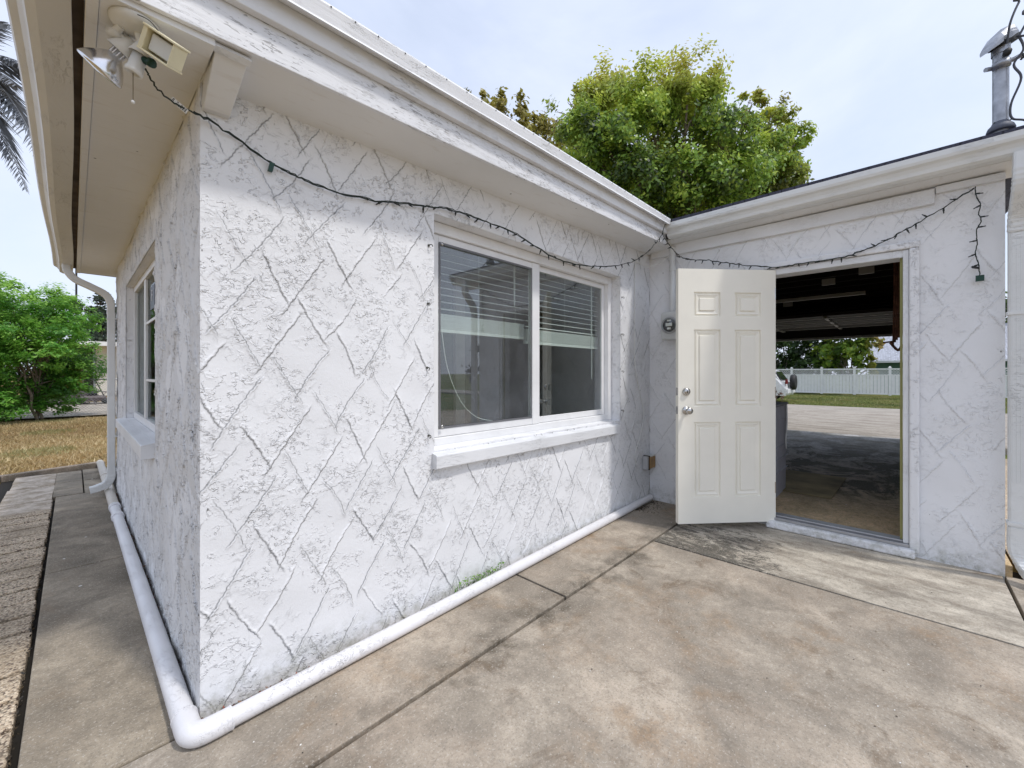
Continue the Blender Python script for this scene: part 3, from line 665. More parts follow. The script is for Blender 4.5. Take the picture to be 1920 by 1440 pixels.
# --- downspouts
def rect_spout(name, path, mats, w=(.034, .026), ribs=None, parent=house):
    mb = MB(); pts = [Vector(p) for p in path]; up = Vector((0, 1, 0)); rings = []
    for i, p in enumerate(pts):
        dd = (pts[min(i + 1, len(pts) - 1)] - pts[max(i - 1, 0)]).normalized()
        a = up; b = dd.cross(a).normalized(); k = 1 + (.05 if (ribs and ribs(i) and i % 2) else 0)
        cs = [(-1, -.8), (-.8, -1), (.8, -1), (1, -.8), (1, .8), (.8, 1), (-.8, 1), (-1, .8)]
        rings.append([p + a * w[0] * x * k + b * w[1] * y * k for x, y in cs])
    mb.loft(rings); return mb.build(name, mats, parent)
Y1 = 4.05
top = smooth_path([(-.358, Y1, 2.31), (-.355, Y1, 2.25), (-.30, Y1, 2.17), (-.19, Y1, 2.11), (-.09, Y1, 2.05), (-.052, Y1, 1.97), (-.05, Y1, 1.85)], 5)
ds = rect_spout('downspout', top, GUT, (.036, .030))
rect_spout('downspout_pipe', [(-.046, Y1, 1.87), (-.046, Y1, .26)], GUT, (.038, .030), parent=ds)
el = smooth_path([(-.046, Y1, .28), (-.05, Y1, .19), (-.085, Y1, .125), (-.15, Y1, .095), (-.20, Y1, .085)], 6)
rect_spout('elbow', el, GUT, (.040, .033), lambda i: 4 < i < 20, parent=ds)
for zz in (1.80, .60): MB().box(-.079, -.001, Y1 - .041, Y1 + .041, zz, zz + .012).build('strap', GUT, ds)
Y2 = -2.335
t2 = smooth_path([(3.40, Y2, zg(Y2) + .004), (3.40, Y2, 2.40), (3.42, Y2, 2.33), (3.50, Y2, 2.24), (3.545, Y2, 2.18), (3.565, Y2, 2.10)], 6)
ds2 = rect_spout('downspout', t2, GUT, (.042, .032), lambda i: 3 < i < 14 or i > 20)
rect_spout('downspout_pipe', [(3.568, Y2, 2.14), (3.568, Y2, .30)], GUT, (.040, .030), parent=ds2)
for yy in (-.024, -.008, .008, .024): MB().box(3.5365, 3.5385, Y2 + yy - .003, Y2 + yy + .003, .6, 2.05).build('flute', GUT, ds2)
el2 = smooth_path([(3.568, Y2, .33), (3.568, Y2, .2), (3.56, Y2 - .02, .13), (3.52, Y2 - .05, .07), (3.45, Y2 - .1, .045)], 6)
rect_spout('elbow', el2, GUT, (.042, .034), lambda i: i > 8, parent=ds2)
for zz in (1.60, .34): MB().box(3.532, 3.60, Y2 - .046, Y2 + .046, zz, zz + .02).build('strap', GUT, ds2)

# ================================================================== FIXTURES
# flood light under the corner of the left eave
fl = thing('flood_light', 'white twin-holder flood light with cream motion sensor and silver bulb under the eave corner', 'flood light', (-.196, -.17, 2.3))
V_ = Vector
Rv, Uv, Fv = V_((.687, -.727, 0)), V_((0, 0, 1)), V_((.727, .687, 0))
MB().lathe((-.185, -.165, 2.2995), (0, 0, -1), [(0, 0), (.060, 0), (.060, .006), (.052, .018), (.03, .024), (0, .025)], 28).build('base', WPLAST, fl)
kk = V_((-.228, -.120, 2.272)); h1 = V_((-.193, -.115, 2.262))
MB().tube([(-.215, -.15, 2.282), kk], .011, 12).lathe(kk, Rv, [(0, -.016), (.014, -.016), (.014, .016), (0, .016)], 14).tube([kk, h1], .012, 12).build('swivel_arm', WPLAST, fl)
hd = (Rv * -.62 + Uv * -.72 + Fv * -.12).normalized()
MB().lathe(h1 - hd * .012, hd, [(0, 0), (.016, 0), (.020, .010), (.036, .052), (.034, .053), (.018, .02), (0, .018)], 24).build('lamp_holder', WPLAST, fl)
SILV = simple('silvered_glass', (.75, .75, .77), .18, .9)
bulb = MB().lathe(h1 + hd * .030, hd, [(0, 0), (.0165, 0), (.0165, .028), (.024, .036), (.040, .056), (.052, .076), (.057, .088), (.058, .092), (.052, .096), (.0, .101)], 32).build('bulb', SILV, fl)
s = MB()
for k in range(10):
    a = k * math.pi / 5; u = hd.cross(Fv).normalized(); v = hd.cross(u); q = h1 + hd * .032 + (u * math.cos(a) + v * math.sin(a)) * .0168; s.tube([q, q + hd * .026], .0022, 5)
s.build('bulb_collar_ribs', SILV, bulb)
h2 = V_((-.166, -.150, 2.240)); h2d = (Rv * -.34 + Uv * -.92 + Fv * -.05).normalized()
MB().tube([(-.178, -.16, 2.283), h2], .012, 12).build('swivel_arm', WPLAST, fl)
MB().lathe(h2 - h2d * .018, h2d, [(0, 0), (.016, 0), (.020, .010), (.030, .040), (.028, .041), (.018, .02), (0, .018)], 22).build('lamp_holder', WPLAST, fl)
sk = MB().lathe(h2 + h2d * .018, h2d, [(0, 0), (.019, 0), (.020, .048), (.0225, .052), (.0225, .064), (.016, .064), (.015, .035), (0, .034)], 22).build('socket_adapter', WPLAST, fl)
sp = h2 + h2d * .080
MB().tube([sp, sp + V_((0, 0, -.085))], .0011, 6).build('pull_chain', simple('brass_chain', (.16, .11, .06), .4, .6), sk)
MB().lathe(sp + V_((0, 0, -.094)), (0, 0, 1), [(0, 0), (.004, .002), (.005, .006), (.003, .010), (0, .011)], 10).build('chain_bead', WPLAST, sk)
# motion sensor: open cream box
sc0 = V_((-.128, -.232, 2.218)); ax = (Rv * .83 - Uv * .56).normalized(); ay = (Rv * .40 + Uv * .90 - Fv * .25); ay = (ay - ax * ay.dot(ax)).normalized(); az = ax.cross(ay).normalized()
if az.dot(Fv) > 0: az = -az
hx2, hy2, hz2, t_ = .056, .033, .026, .0028
s = MB(); s.obox(sc0 + ay * hy2, ax * hx2, ay * t_, az * hz2); s.obox(sc0 - ay * hy2, ax * hx2 * .96, ay * t_, az * hz2)
s.obox(sc0 - ax * (hx2 - .008), ax * .008, ay * (hy2 - .003), az * (hz2 - .004)); s.obox(sc0 + ax * (hx2 - .006), ax * .0028, ay * (hy2 - .003), az * (hz2 - .004))
s.obox(sc0 - az * (hz2 - .004), ax * (hx2 - .014), ay * (hy2 - .0032), az * .003); s.build('motion_sensor', CLIGHT, fl, .0012)
s = MB().obox(sc0 + az * .002 + ax * .003, ax * (hx2 - .018), ay * (hy2 - .009), az * .010); s.build('sensor_lens', simple('milky_lens', (.66, .66, .62), .35), fl, .004)
MB().tube([sc0 - az * .024 + ay * .012, (-.15, -.205, 2.268), (-.165, -.19, 2.285)], .008, 10).build('swivel_arm', WPLAST, fl)
MB().tube(smooth_path([(-.185, -.225, 2.290), (-.16, -.245, 2.275), (-.135, -.225, 2.262), (-.14, -.20, 2.262)], 4), .0013, 6).build('wire', BLACKM, fl)

# string of lights
WIRE = [(-.160, -.155, 2.180), (-.150, -.145, 2.160), (-.12, -.112, 2.150), (-.06, -.052, 2.155), (-.004, -.034, 2.161), (.083, -.018, 2.143), (.225, -.016, 2.082), (.30, -.02, 2.065), (.387, -.018, 2.052), (.526, -.017, 2.050), (.737, -.018, 2.081), (.9, -.02, 2.112), (.987, -.02, 2.128), (1.07, -.02, 2.148), (1.205, -.022, 2.155), (1.38, -.03, 2.152), (1.601, -.03, 2.147), (1.85, -.03, 2.10), (2.106, -.03, 2.068), (2.4, -.035, 2.085), (2.69, -.045, 2.128), (2.95, -.09, 2.19), (3.10, -.15, 2.26), (3.20, -.22, 2.36), (3.262, -.285, 2.478), (3.262, -.288, 2.485)]
WIRE2 = [(3.262, -.288, 2.485), (3.31, -.30, 2.43), (3.42, -.32, 2.37), (3.52, -.34, 2.325), (3.57, -.42, 2.29), (3.58, -.577, 2.257), (3.58, -.72, 2.205), (3.58, -.876, 2.156), (3.575, -1.088, 2.108), (3.575, -1.22, 2.10), (3.57, -1.35, 2.098), (3.575, -1.5, 2.105), (3.58, -1.629, 2.129), (3.58, -1.75, 2.178), (3.58, -1.851, 2.229), (3.58, -2.003, 2.315), (3.58, -2.15, 2.405)]
WIRE3 = [(3.575, -2.162, 2.42), (3.582, -2.168, 2.36), (3.584, -2.185, 2.31), (3.584, -2.178, 2.25), (3.584, -2.187, 2.20), (3.584, -2.168, 2.14), (3.584, -2.172, 2.07), (3.584, -2.165, 2.00), (3.584, -2.178, 1.93), (3.584, -2.182, 1.865)]
sl_ = thing('string_lights', 'dark green fairy-light string draped from the flood light past the window and doorway', 'string lights', (-.158, -.075, 2.205))
def jit(P, a, n=6):
    Q = smooth_path(P, n); return [p + Vector((random.gauss(0, a), random.gauss(0, a * .6), random.gauss(0, a))) for p in Q]
paths = [jit(WIRE, .0022), jit(WIRE2, .003), jit(WIRE3, .002)]
w = MB()
for i, P in enumerate(paths):
    w.tube(P, .0027, 6)
    off = [p + Vector((0, -.003 if i == 0 else 0, .003)) + Vector((random.gauss(0, .0015), 0, random.gauss(0, .002))) for p in P]
    if i: w.tube([q + Vector((-.003, 0, 0)) for q in off], .0022, 6)
    else: w.tube(off[22:], .0022, 6)
w.tube(smooth_path([(3.262, -.286, 2.485), (3.255, -.30, 2.52), (3.252, -.318, 2.56)], 3), .003, 6)
w.build('wire', GREENW, sl_)
bm = MB(); bm.lathe((0, 0, 0), (0, 0, -1), [(0, -.003), (.0048, -.002), (.0052, .018), (.0035, .020), (.003, .032), (0, .035)], 8)
bulb_me = bm.build('bulb', simple('bulb_green', (.015, .02, .018), .3), None)
first = True; cnt = 0
for i, P in enumerate(paths):
    acc = 0; nxt = .9 if i == 0 else .04
    for p, q in zip(P[:-1], P[1:]):
        acc += (q - p).length
        if acc > nxt:
            nxt = acc + random.uniform(.045, .075) if i < 2 else acc + random.uniform(.07, .09)
            o = bulb_me if first else bulb_me.copy()
            if not first: COL.objects.link(o)
            o.parent = sl_; first = False; o.location = q - WLOC[sl_]
            o.rotation_euler = (random.gauss(0, .5), random.gauss(0, .6), 0) if random.random() < .7 else (random.uniform(1, 2.5), random.uniform(-1.5, 1.5), 0)
            if i == 2: o.rotation_euler = (random.choice([-1.5, 1.4]) + random.gauss(0, .2), 0, 0)
            cnt += 1
MB().lathe(h2 + h2d * .035 + Rv * .012, (Rv * .9 - Uv * .35), [(0, 0), (.011, 0), (.011, .02), (.013, .022), (.013, .034), (0, .035)], 10).build('plug', GREENP, sl_)
MB().obox((.225, -.018, 2.066), (.008, 0, 0), (0, .006, 0), (.004, 0, .018)).build('plug', GREENP, sl_)
MB().obox((3.584, -2.183, 1.845), (.008, 0, 0), (0, .018, 0), (0, 0, .018)).build('plug', GREENP, sl_)
MB().obox((3.584, -2.165, 1.915), (.006, 0, 0), (0, .016, .006), (0, 0, .007)).build('fuse', BLACKM, sl_)
tg = MB().obox((-.066, -.056, 2.157), Vector((.022, .006, -.010)), (0, .0006, 0), Vector((.004, .001, .0085))).build('label_tag', simple('paper', (.72, .70, .64), .6), sl_)
s = MB()
for k in range(7):
    for r_ in (-1, 0, 1):
        if random.random() < .8: s.obox(Vector((-.066, -.0572, 2.157)) + Vector((.022, .006, -.010)) * (-.8 + k * .26) + Vector((.004, .001, .0085)) * r_ * .55, Vector((.022, .006, -.010)) * .09, (0, .0002, 0), Vector((.004, .001, .0085)) * .16)
s.build('print', BLACKM, tg)

# PVC drain pipe round the corner
pv = thing('drain_pipe', 'white PVC drain pipe lying along the foot of the stucco walls around the corner', 'pipe', (-.045, -.12, 0))
MB().tube([(.05, -.116, .036), (1.45, -.080, .034), (3.58, -.026, .034)], .0315, 20).build('pipe', PVC, pv)
PVC2 = mat_paint('dirty_pvc', (.62, .57, .50), .4, (2, 2, 2), .45, (.22, .16, .10))
MB().tube([(-.046, -.04, .037), (-.05, 1.6, .037), (-.056, 3.36, .037)], .0345, 20).build('pipe', PVC, pv)
MB().tube([(-.056, 3.36, .040), (-.058, 4.7, .036), (-.062, 6.15, .034)], .036, 20).build('pipe', PVC2, pv)
MB().tube(smooth_path([(-.044, .0, .037), (-.044, -.06, .037), (-.038, -.096, .037), (-.01, -.116, .037), (.07, -.116, .037)], 5), .0375, 22).build('elbow', PVC, pv)
for yy in (2.95, 3.30, 4.95): MB().tube([(-.055, yy, .040), (-.055, yy + .07, .040)], .042, 20).build('coupling', PVC if yy < 4 else PVC2, pv)
MB().tube([(.066, -.116, .037), (.071, -.116, .037)], .0390, 20).build('pipe_rim', PVC, pv); MB().tube([(-.044, .0, .037), (-.044, .004, .037)], .0390, 20).build('pipe_rim', PVC, pv)

# meter, conduit, outlet, thin cable
em = thing('electric_meter', 'grey electric meter with round glass dial and conduit beside the open door', 'electric meter', (3.58, -.235, 1.55))
MPAINT = simple('meter_enamel', (.62, .63, .62), .4)
MB().box(3.52, 3.62, -.335, -.155, 1.565, 1.83).build('meter_box', MPAINT, em, .02)
MB().lathe((3.518, -.245, 1.70), (-1, 0, 0), [(0, 0), (.078, 0), (.078, .008), (.068, .012), (.066, .010), (0, .009)], 28).build('ring', ALU, em)
MB().lathe((3.508, -.245, 1.70), (-1, 0, 0), [(0, 0), (.060, 0), (.060, .004), (0, .005)], 24).build('dial', simple('dial_dark', (.05, .05, .05), .4), em)
MB().box(3.496, 3.5025, -.275, -.215, 1.69, 1.72).box(3.498, 3.5025, -.262, -.228, 1.66, 1.678).box(3.498, 3.5025, -.262, -.228, 1.735, 1.75).build('register', WPLAST, em)
MB().lathe((3.512, -.245, 1.70), (-1, 0, 0), [(.064, 0), (.064, .03), (.055, .045), (0, .05)], 28).build('glass_dome', GLASS, em)
MB().tube([(3.585, -.245, 1.825), (3.585, -.245, 2.44)], .026, 16).build('conduit', GUT, em)
MB().tube([(3.585, -.245, 2.22), (3.585, -.245, 2.26)], .031, 16).build('conduit_collar', GUT, em)
ob = thing('outlet_box', 'small weathered outdoor outlet box with brown cover low in the wall corner', 'outlet', (3.54, -.035, .32))
MB().box(3.500, 3.612, -.062, -.004, .325, .455).build('box', MPAINT, ob, .004)
MB().box(3.478, 3.499, -.064, -.003, .322, .458).build('gasket', simple('perished_gasket', (.06, .05, .04), .8), ob)
MB().box(3.452, 3.477, -.060, -.006, .328, .452).build('cover', simple('grey_cover', (.45, .45, .46), .5), ob, .004)
MB().box(3.485, 3.60, -.070, -.0635, .335, .445).build('side_cover', simple('yellowed_plastic', (.40, .24, .09), .5, var=.4), ob, .003)
cab = MB().tube(smooth_path([(3.40, -.02, 2.30), (3.33, -.012, 2.29), (3.292, -.012, 2.25), (3.29, -.010, 1.6), (3.30, -.010, 1.3), (3.40, -.010, 1.05), (3.47, -.010, .86), (3.40, -.010, .66), (3.30, -.010, .50), (3.315, -.010, .40)], 6), .0035, 8).tube(smooth_path([(3.33, -.02, 2.29), (3.40, -.09, 2.255), (3.48, -.15, 2.28), (3.55, -.2, 2.34), (3.58, -.24, 2.36)], 5), .003, 8).build('cable', WPLAST, None)
tag(cab, 'thin white cable hanging down the stucco wall in the inner corner', 'cable')
# little light clips stuck round the window
clipd = [((.985, 1.93), 'below the top left corner of the window'), ((.98, 1.62), 'left of the window, second from the top'), ((.975, 1.28), 'left of the window, third from the top'), ((.985, .92), 'left of the window just above the sill'), ((3.06, 1.93), 'right of the window near its top'), ((3.06, 1.60), 'right of the window at blind height'), ((3.06, 1.27), 'right of the window at mid height'), ((3.06, .92), 'right of the window just above the sill')]
clips = [tuple(p) for p, _l in clipd]
csrc = MB().tube(smooth_path([(0, 0, 0), (0, -.014, .002), (.004, -.022, -.004), (.006, -.018, -.014)], 4), .0024, 6).lathe((0, 0, 0), (0, -1, 0), [(0, 0), (.007, 0), (.006, .004), (0, .005)], 8).build('light_clip', simple('clip_dark', (.08, .08, .07), .6), None)
for k, ((x, z), lb) in enumerate(clipd):
    o = csrc if k == 0 else csrc.copy()
    if k: COL.objects.link(o)
    o.location = (x, -.002, z); o.rotation_euler = (0, random.uniform(-1, 1), 0)
    tag(o, 'small dark light clip ' + lb, 'clip', 'clips stuck around the window')

# service mast on the garage roof
ms = thing('service_mast', 'galvanised service mast with weatherhead and overhead wires on the garage roof', 'mast', (3.85, -2.30, 2.62))
mxp, myp = 3.85, -2.297
MB().tube([(mxp, myp, 2.6), (mxp, myp, 3.34)], .037, 20).build('pole', GALV, ms)
MB().lathe((mxp, myp, 2.83), (0, 0, 1), [(.062, 0), (.066, .006), (.058, .03), (.044, .045), (.038, .06), (.0365, .062)], 24).build('rubber_boot', simple('grey_boot', (.10, .11, .14), .6), ms)
MB().tube([(mxp - .01, myp - .04, 2.885), (mxp + .04, myp - .03, 2.89), (mxp + .03, myp + .03, 2.89), (mxp - .03, myp + .03, 2.885)], .005, 6).build('wire_tie', GREENW, ms)
RT = Vector((.687, -.727, 0)); FW = Vector((.727, .687, 0)); M0 = Vector((mxp, myp, 0))
MB().tube([(mxp, myp, 3.33), (mxp, myp, 3.39)], .043, 18).build('weatherhead', GALV, ms)
secs = ((-.100, 3.335, 3.362, .030), (-.085, 3.345, 3.395, .045), (-.045, 3.375, 3.455, .055), (.0, 3.39, 3.498, .057), (.045, 3.405, 3.512, .052), (.075, 3.42, 3.505, .036), (.085, 3.44, 3.49, .02))
MB().loft([[M0 + RT * u + FW * (a * d_) + Vector((0, 0, z0_ + (z1_ - z0_) * q)) for a, q in ((-1, 0), (1, 0), (1.05, .45), (.7, .9), (0, 1), (-.7, .9), (-1.05, .45))] for u, z0_, z1_, d_ in secs]).build('hood', GALV, ms, .003)
MB().loft([[M0 + RT * u + FW * (a * d_ * .8 - .012) + Vector((0, 0, z)) for a, z in ((-1, z0_ - .012), (1, z0_ - .012), (1, z0_ + .03), (-1, z0_ + .03))] for u, z0_, z1_, d_ in secs[2:6]]).build('wire_block', BLACKM, ms, .003)
MB().tube([(mxp - .05, myp + .07, 3.24), (mxp, myp + .02, 3.255), (mxp - .01, myp - .09, 3.28)], .014, 8).lathe((mxp - .03, myp, 3.25), (0, 0, 1), [(0, -.02), (.042, -.018), (.042, .018), (0, .02)], 16).build('clamp', GALV, ms)
MB().lathe((mxp - .05, myp - .02, 3.30), (-1, 0, 0), [(0, 0), (.02, 0), (.02, .03), (0, .03)], 12).build('insulator', BLACKM, ms)
for P in ([(mxp - .06, myp - .02, 3.36), (mxp - .08, myp - .03, 3.47), (mxp - .05, myp - .07, 3.6), (mxp, myp - .12, 3.7), (mxp + .6, myp - .9, 4.4)],
          [(mxp - .04, myp - .07, 3.39), (mxp - .02, myp - .12, 3.5), (mxp + .05, myp - .2, 3.65), (mxp + .9, myp - 1.4, 4.6)],
          [(mxp - .03, myp - .06, 3.40), (mxp, myp - .16, 3.385), (mxp + .3, myp - .6, 3.45), (mxp + 2, myp - 3, 4.2)],
          [(mxp - .02, myp - .09, 3.28), (mxp - .03, myp - .11, 3.22), (mxp, myp - .16, 3.2), (mxp + .3, myp - .5, 3.26), (mxp + 2, myp - 3, 4.0)],
          [(mxp - .03, myp - .07, 3.40), (mxp - .04, myp - .09, 3.3), (mxp - .04, myp - .05, 3.22), (mxp - .04, myp - .08, 3.12), (mxp - .035, myp - .04, 2.98), (mxp - .03, myp - .042, 2.89), (mxp - .02, myp - .09, 2.86), (mxp, myp - .2, 2.81), (mxp + .5, myp - .8, 2.95)],
          [(mxp + .05, myp - .09, 3.28), (mxp + .02, myp - .2, 3.36), (mxp + .5, myp - .8, 3.75)]):
    MB().tube(smooth_path(P, 6), .0065, 6).build('overhead_wire', simple('cable_grey', (.07, .075, .09), .6) if 'cable_grey' not in bpy.data.materials else bpy.data.materials['cable_grey'], ms)

# blinds inside the sliding window
BL = simple('blind_slat', (.86, .90, .87), .5, var=.04)
def blind(xa, xb, zrail, label, wand):
    t = thing('window_blind', label, 'blind', ((xa + xb) / 2, .21, zrail), 'white blinds half raised behind the sliding window')
    B(xa, xb, .19, .23, 2.05, 2.10).build('headrail', BL, t)
    z = 2.03; s = MB(); k = 0
    while z > zrail + .12:
        c = Vector(((xa + xb) / 2, .21, z)); s.obox(c, ((xb - xa) / 2, 0, 0), (0, .0125, .005), (0, 0, .0012)); z -= .043
    s.build('slats', BL, t)
    s = MB(); 
    for k in range(14): s.box(xa, xb, .198 + random.uniform(-.002, .002), .223, zrail + .022 + k * .0065, zrail + .0260 + k * .0065)
    s.box(xa, xb, .196, .224, zrail, zrail + .02); s.build('bottom_stack', BL, t)
    s = MB()
    for f_ in (.1, .5, .9): s.tube([(xa + (xb - xa) * f_, .205, 2.06), (xa + (xb - xa) * f_, .205, zrail)], .0012, 5)
    s.tube([(xb - .12, .186, 2.05), (xb - .12, .184, wand)], .0035, 6)
    s.build('cord', BL, t); return t
blind(1.09, 1.97, 1.50, 'white blind half raised behind the larger left pane of the sliding window', 1.72)
blind(1.99, 2.98, 1.47, 'white blind half raised behind the right pane of the sliding window', 1.20)
tag(MB().tube(smooth_path([(1.20, .17, 1.50), (1.24, .165, 1.28), (1.34, .165, 1.08), (1.47, .165, .97), (1.62, .165, .93)], 6), .003, 6).build('blind_cord', BL, None), 'slack white blind cord hanging in a curve behind the left pane', 'cord')
tag(MB().box(2.30, 2.42, 1.4, 1.5, .06, 2.2).build('door_casing', simple('casing', (.62, .60, .58), .6), None), 'pale door casing standing inside the room behind the right pane', 'door casing')
tag(MB().box(1.95, 2.29, 1.42, 1.46, .06, 2.2).build('curtain', simple('green_curtain', (.03, .09, .05), .8), None), 'dark green curtain hanging inside the room behind the right pane', 'curtain')

# things in the garage
tb = thing('trash_bin', 'tall grey plastic bin just inside the garage behind the ivory door', 'bin', (4.45, -.70, .07))
GREY = simple('grey_plastic', (.50, .50, .56), .5)
MB().loft([[(4.17, -.955, .071), (4.72, -.955, .071), (4.72, -.42, .071), (4.17, -.42, .071)], [(4.15, -.965, .93), (4.735, -.965, .93), (4.735, -.40, .93), (4.15, -.40, .93)]]).build('body', GREY, tb, .02)
s = MB()
for zz in (.3, .42, .54, .80): s.box(4.16, 4.73, -.9695, -.9625, zz, zz + .006)
s.build('ribs', GREY, tb)
B(4.14, 4.745, -.975, -.39, .931, .955).build('lid', simple('grey_lid', (.25, .25, .27), .5), tb, .008)
MB().tube(smooth_path([(4.62, -.98, .93), (4.60, -.985, .75), (4.55, -.985, .60), (4.57, -.985, .50)], 4), .006, 6).build('tie_strap', WPLAST, tb)
tag(MB().add([(4.558, -1.345, .076), (5.64, -1.37, .076), (5.64, -.80, .076), (4.56, -.80, .076), (4.558, -1.345, .0805), (5.64, -1.37, .0805), (5.64, -.80, .0805), (4.56, -.80, .0805)],
             [(3, 2, 1, 0), (4, 5, 6, 7), (0, 1, 5, 4), (1, 2, 6, 5), (2, 3, 7, 6), (3, 0, 4, 7)]).build('floor_mat', simple('old_mat', (.34, .27, .14), .9, var=.5, scale=4), None), 'flat stained brown mat on the dark garage floor', 'mat')
rope = MB()
for k in range(5): rope.tube(smooth_path([(4.6 + .012 * k, -1.775 - .014 * k, 2.30), (4.6, -1.777 - .013 * k, 2.0), (4.61, -1.772 - .014 * k, 1.7), (4.6, -1.768 - .012 * k, 1.50 + .02 * k)], 4), .0075, 6)
rope.tube(smooth_path([(4.6, -1.75, 1.52), (4.6, -1.80, 1.45), (4.61, -1.83, 1.50)], 4), .012, 6).tube([(4.6, -1.70, 1.52), (4.6, -1.78, 1.53)], .008, 6)
tag(rope.build('hanging_rope', simple('rusty_rope', (.12, .05, .03), .9, var=.5, scale=30), None), 'rust-brown bundle of rope hanging inside the garage doorway', 'rope')

# ================================================================== FOLIAGE
def leaves(name, C_, N_, S_, tint, mat, parent=None, aspect=.5, fold=0):
    """quads: centres, normals(random dir), sizes; tint (n,2)"""
    n = len(C_); a = np.cross(N_, rng.normal(size=(n, 3))); a /= np.linalg.norm(a, axis=1)[:, None] + 1e-9
    b = np.cross(N_, a); b /= np.linalg.norm(b, axis=1)[:, None] + 1e-9
    s = S_[:, None]
    V = np.stack([C_ - a * s * .5, C_ + b * s * aspect * .5 + a * s * .05, C_ + a * s * .5, C_ - b * s * aspect * .5 + a * s * .05], 1)
    F = np.arange(n * 4).reshape(n, 4); off = WLOC.get(parent, Vector()) if parent is not None else Vector()
    me = np_mesh(name, V.reshape(-1, 3) - np.array(off), F)
    at = me.attributes.new('tint', 'FLOAT_COLOR', 'POINT'); c = np.zeros((n, 4, 4), np.float32); c[..., 0] = tint[:, None, 0]; c[..., 1] = tint[:, None, 1]; c[..., 3] = 1
    at.data.foreach_set('color', c.ravel()); return link(name, me, mat, parent)
def clumps(centers, radii, per, size, flat=1.0, upb=.4, warmf=None, shell=.35, tuft=45, sprd=.13):
    Cs, Ns, Ss, Ts = [], [], [], []
    for c, r_ in zip(centers, radii):
        n = int(per * (r_ ** 2)); d_ = rng.normal(size=(n, 3)); d_ /= np.linalg.norm(d_, axis=1)[:, None]
        # sub-twigs
        tw = rng.normal(size=(max(3, n // tuft), 3)); tw /= np.linalg.norm(tw, axis=1)[:, None]
        k = rng.integers(0, len(tw), n); base = tw[k] * (shell + (1 - shell) * rng.random(len(tw)) ** .6)[k][:, None]
        p = base + rng.normal(size=(n, 3)) * sprd
        P = np.array(c) + p * r_ * np.array([1, 1, flat]); nn = tw[k] * .9 + rng.normal(size=(n, 3)) * .42 + np.array([0, 0, upb])
        nn /= np.linalg.norm(nn, axis=1)[:, None]
        tt = np.clip(rng.normal(.45 + rng.normal(0, .15), .22, n) + .28 * rng.normal(size=len(tw))[k], 0, 1)
        wf = warmf(P) if warmf else np.zeros(n); wa = np.clip(wf * rng.uniform(.4, 1.2, n), 0, 1)
        Cs.append(P); Ns.append(nn); Ss.append(rng.uniform(.7, 1.25, n) * size); Ts.append(np.stack([tt, wa], 1))
    return np.concatenate(Cs), np.concatenate(Ns), np.concatenate(Ss), np.concatenate(Ts)
def limb(mb, a, b, r0, r1, n=5, wob=.12):
    a, b = Vector(a), Vector(b); P = []; L = (b - a).length
    for i in range(n + 1):
        t = i / n; P.append(a.lerp(b, t) + Vector((random.gauss(0, 1), random.gauss(0, 1), random.gauss(0, .5))) * wob * L * .25 * math.sin(math.pi * t))
    mb.tube(P, [r0 + (r1 - r0) * i / n for i in range(n + 1)], 7); return P
CX, CY, CZ = cam.location; Fw = (math.cos(R(43.4)), math.sin(R(43.4))); Rt = (math.sin(R(43.4)), -math.cos(R(43.4)))
def pt(X, Z, z): return Vector((-.3132 + Fw[0] * Z + Rt[0] * X, -1.8397 + Fw[1] * Z + Rt[1] * X, z))   # along / across the view axis, metres
LEAF1 = leafmat('oak_leaf', (.014, .040, .012), (.24, .42, .07), (.68, .80, .15), (.68, .52, .12), .38)
def tree(name, label, base, crown, mat, per, size, trunk_r, warmf=None, group=None, cat='tree', upb=.4, flat=1.0, twigs=0, tuft=45, sprd=.13):
    t = thing(name, label, cat, tuple(base), group); s = MB(); top = sum((Vector(c) for c, r_ in crown), Vector()) / len(crown)
    fork = Vector(base).lerp(Vector((top.x, top.y, top.z)), .5); fork.z = base[2] + (min(c[2] - r_ for c, r_ in crown) - base[2]) * .9 + .1
    limb(s, base, fork, trunk_r, trunk_r * .75, 5, .05)
    for c, r_ in crown:
        c = Vector(c); P = limb(s, fork, c, trunk_r * .45, trunk_r * .12, 6, .15)
        for _ in range(2 + twigs): 
            e = c + Vector((random.uniform(-.6, .6), random.uniform(-.6, .6), random.uniform(-.5, .4))) * r_; limb(s, P[random.randint(3, 5)], e, trunk_r * .14, trunk_r * .04, 4, .2)
            for _q in range(twigs * 2): limb(s, c.lerp(e, random.uniform(.2, 1)), e + Vector((random.uniform(-.3, .3), random.uniform(-.3, .3), random.uniform(-.3, .25))) * r_, trunk_r * .06, trunk_r * .02, 3, .2)
    s.build('trunk', BARK, t)
    leaves('crown', *clumps([c for c, r_ in crown], [r_ for c, r_ in crown], per, size, flat, upb, warmf, .35, tuft, sprd), mat, t, .55); return t
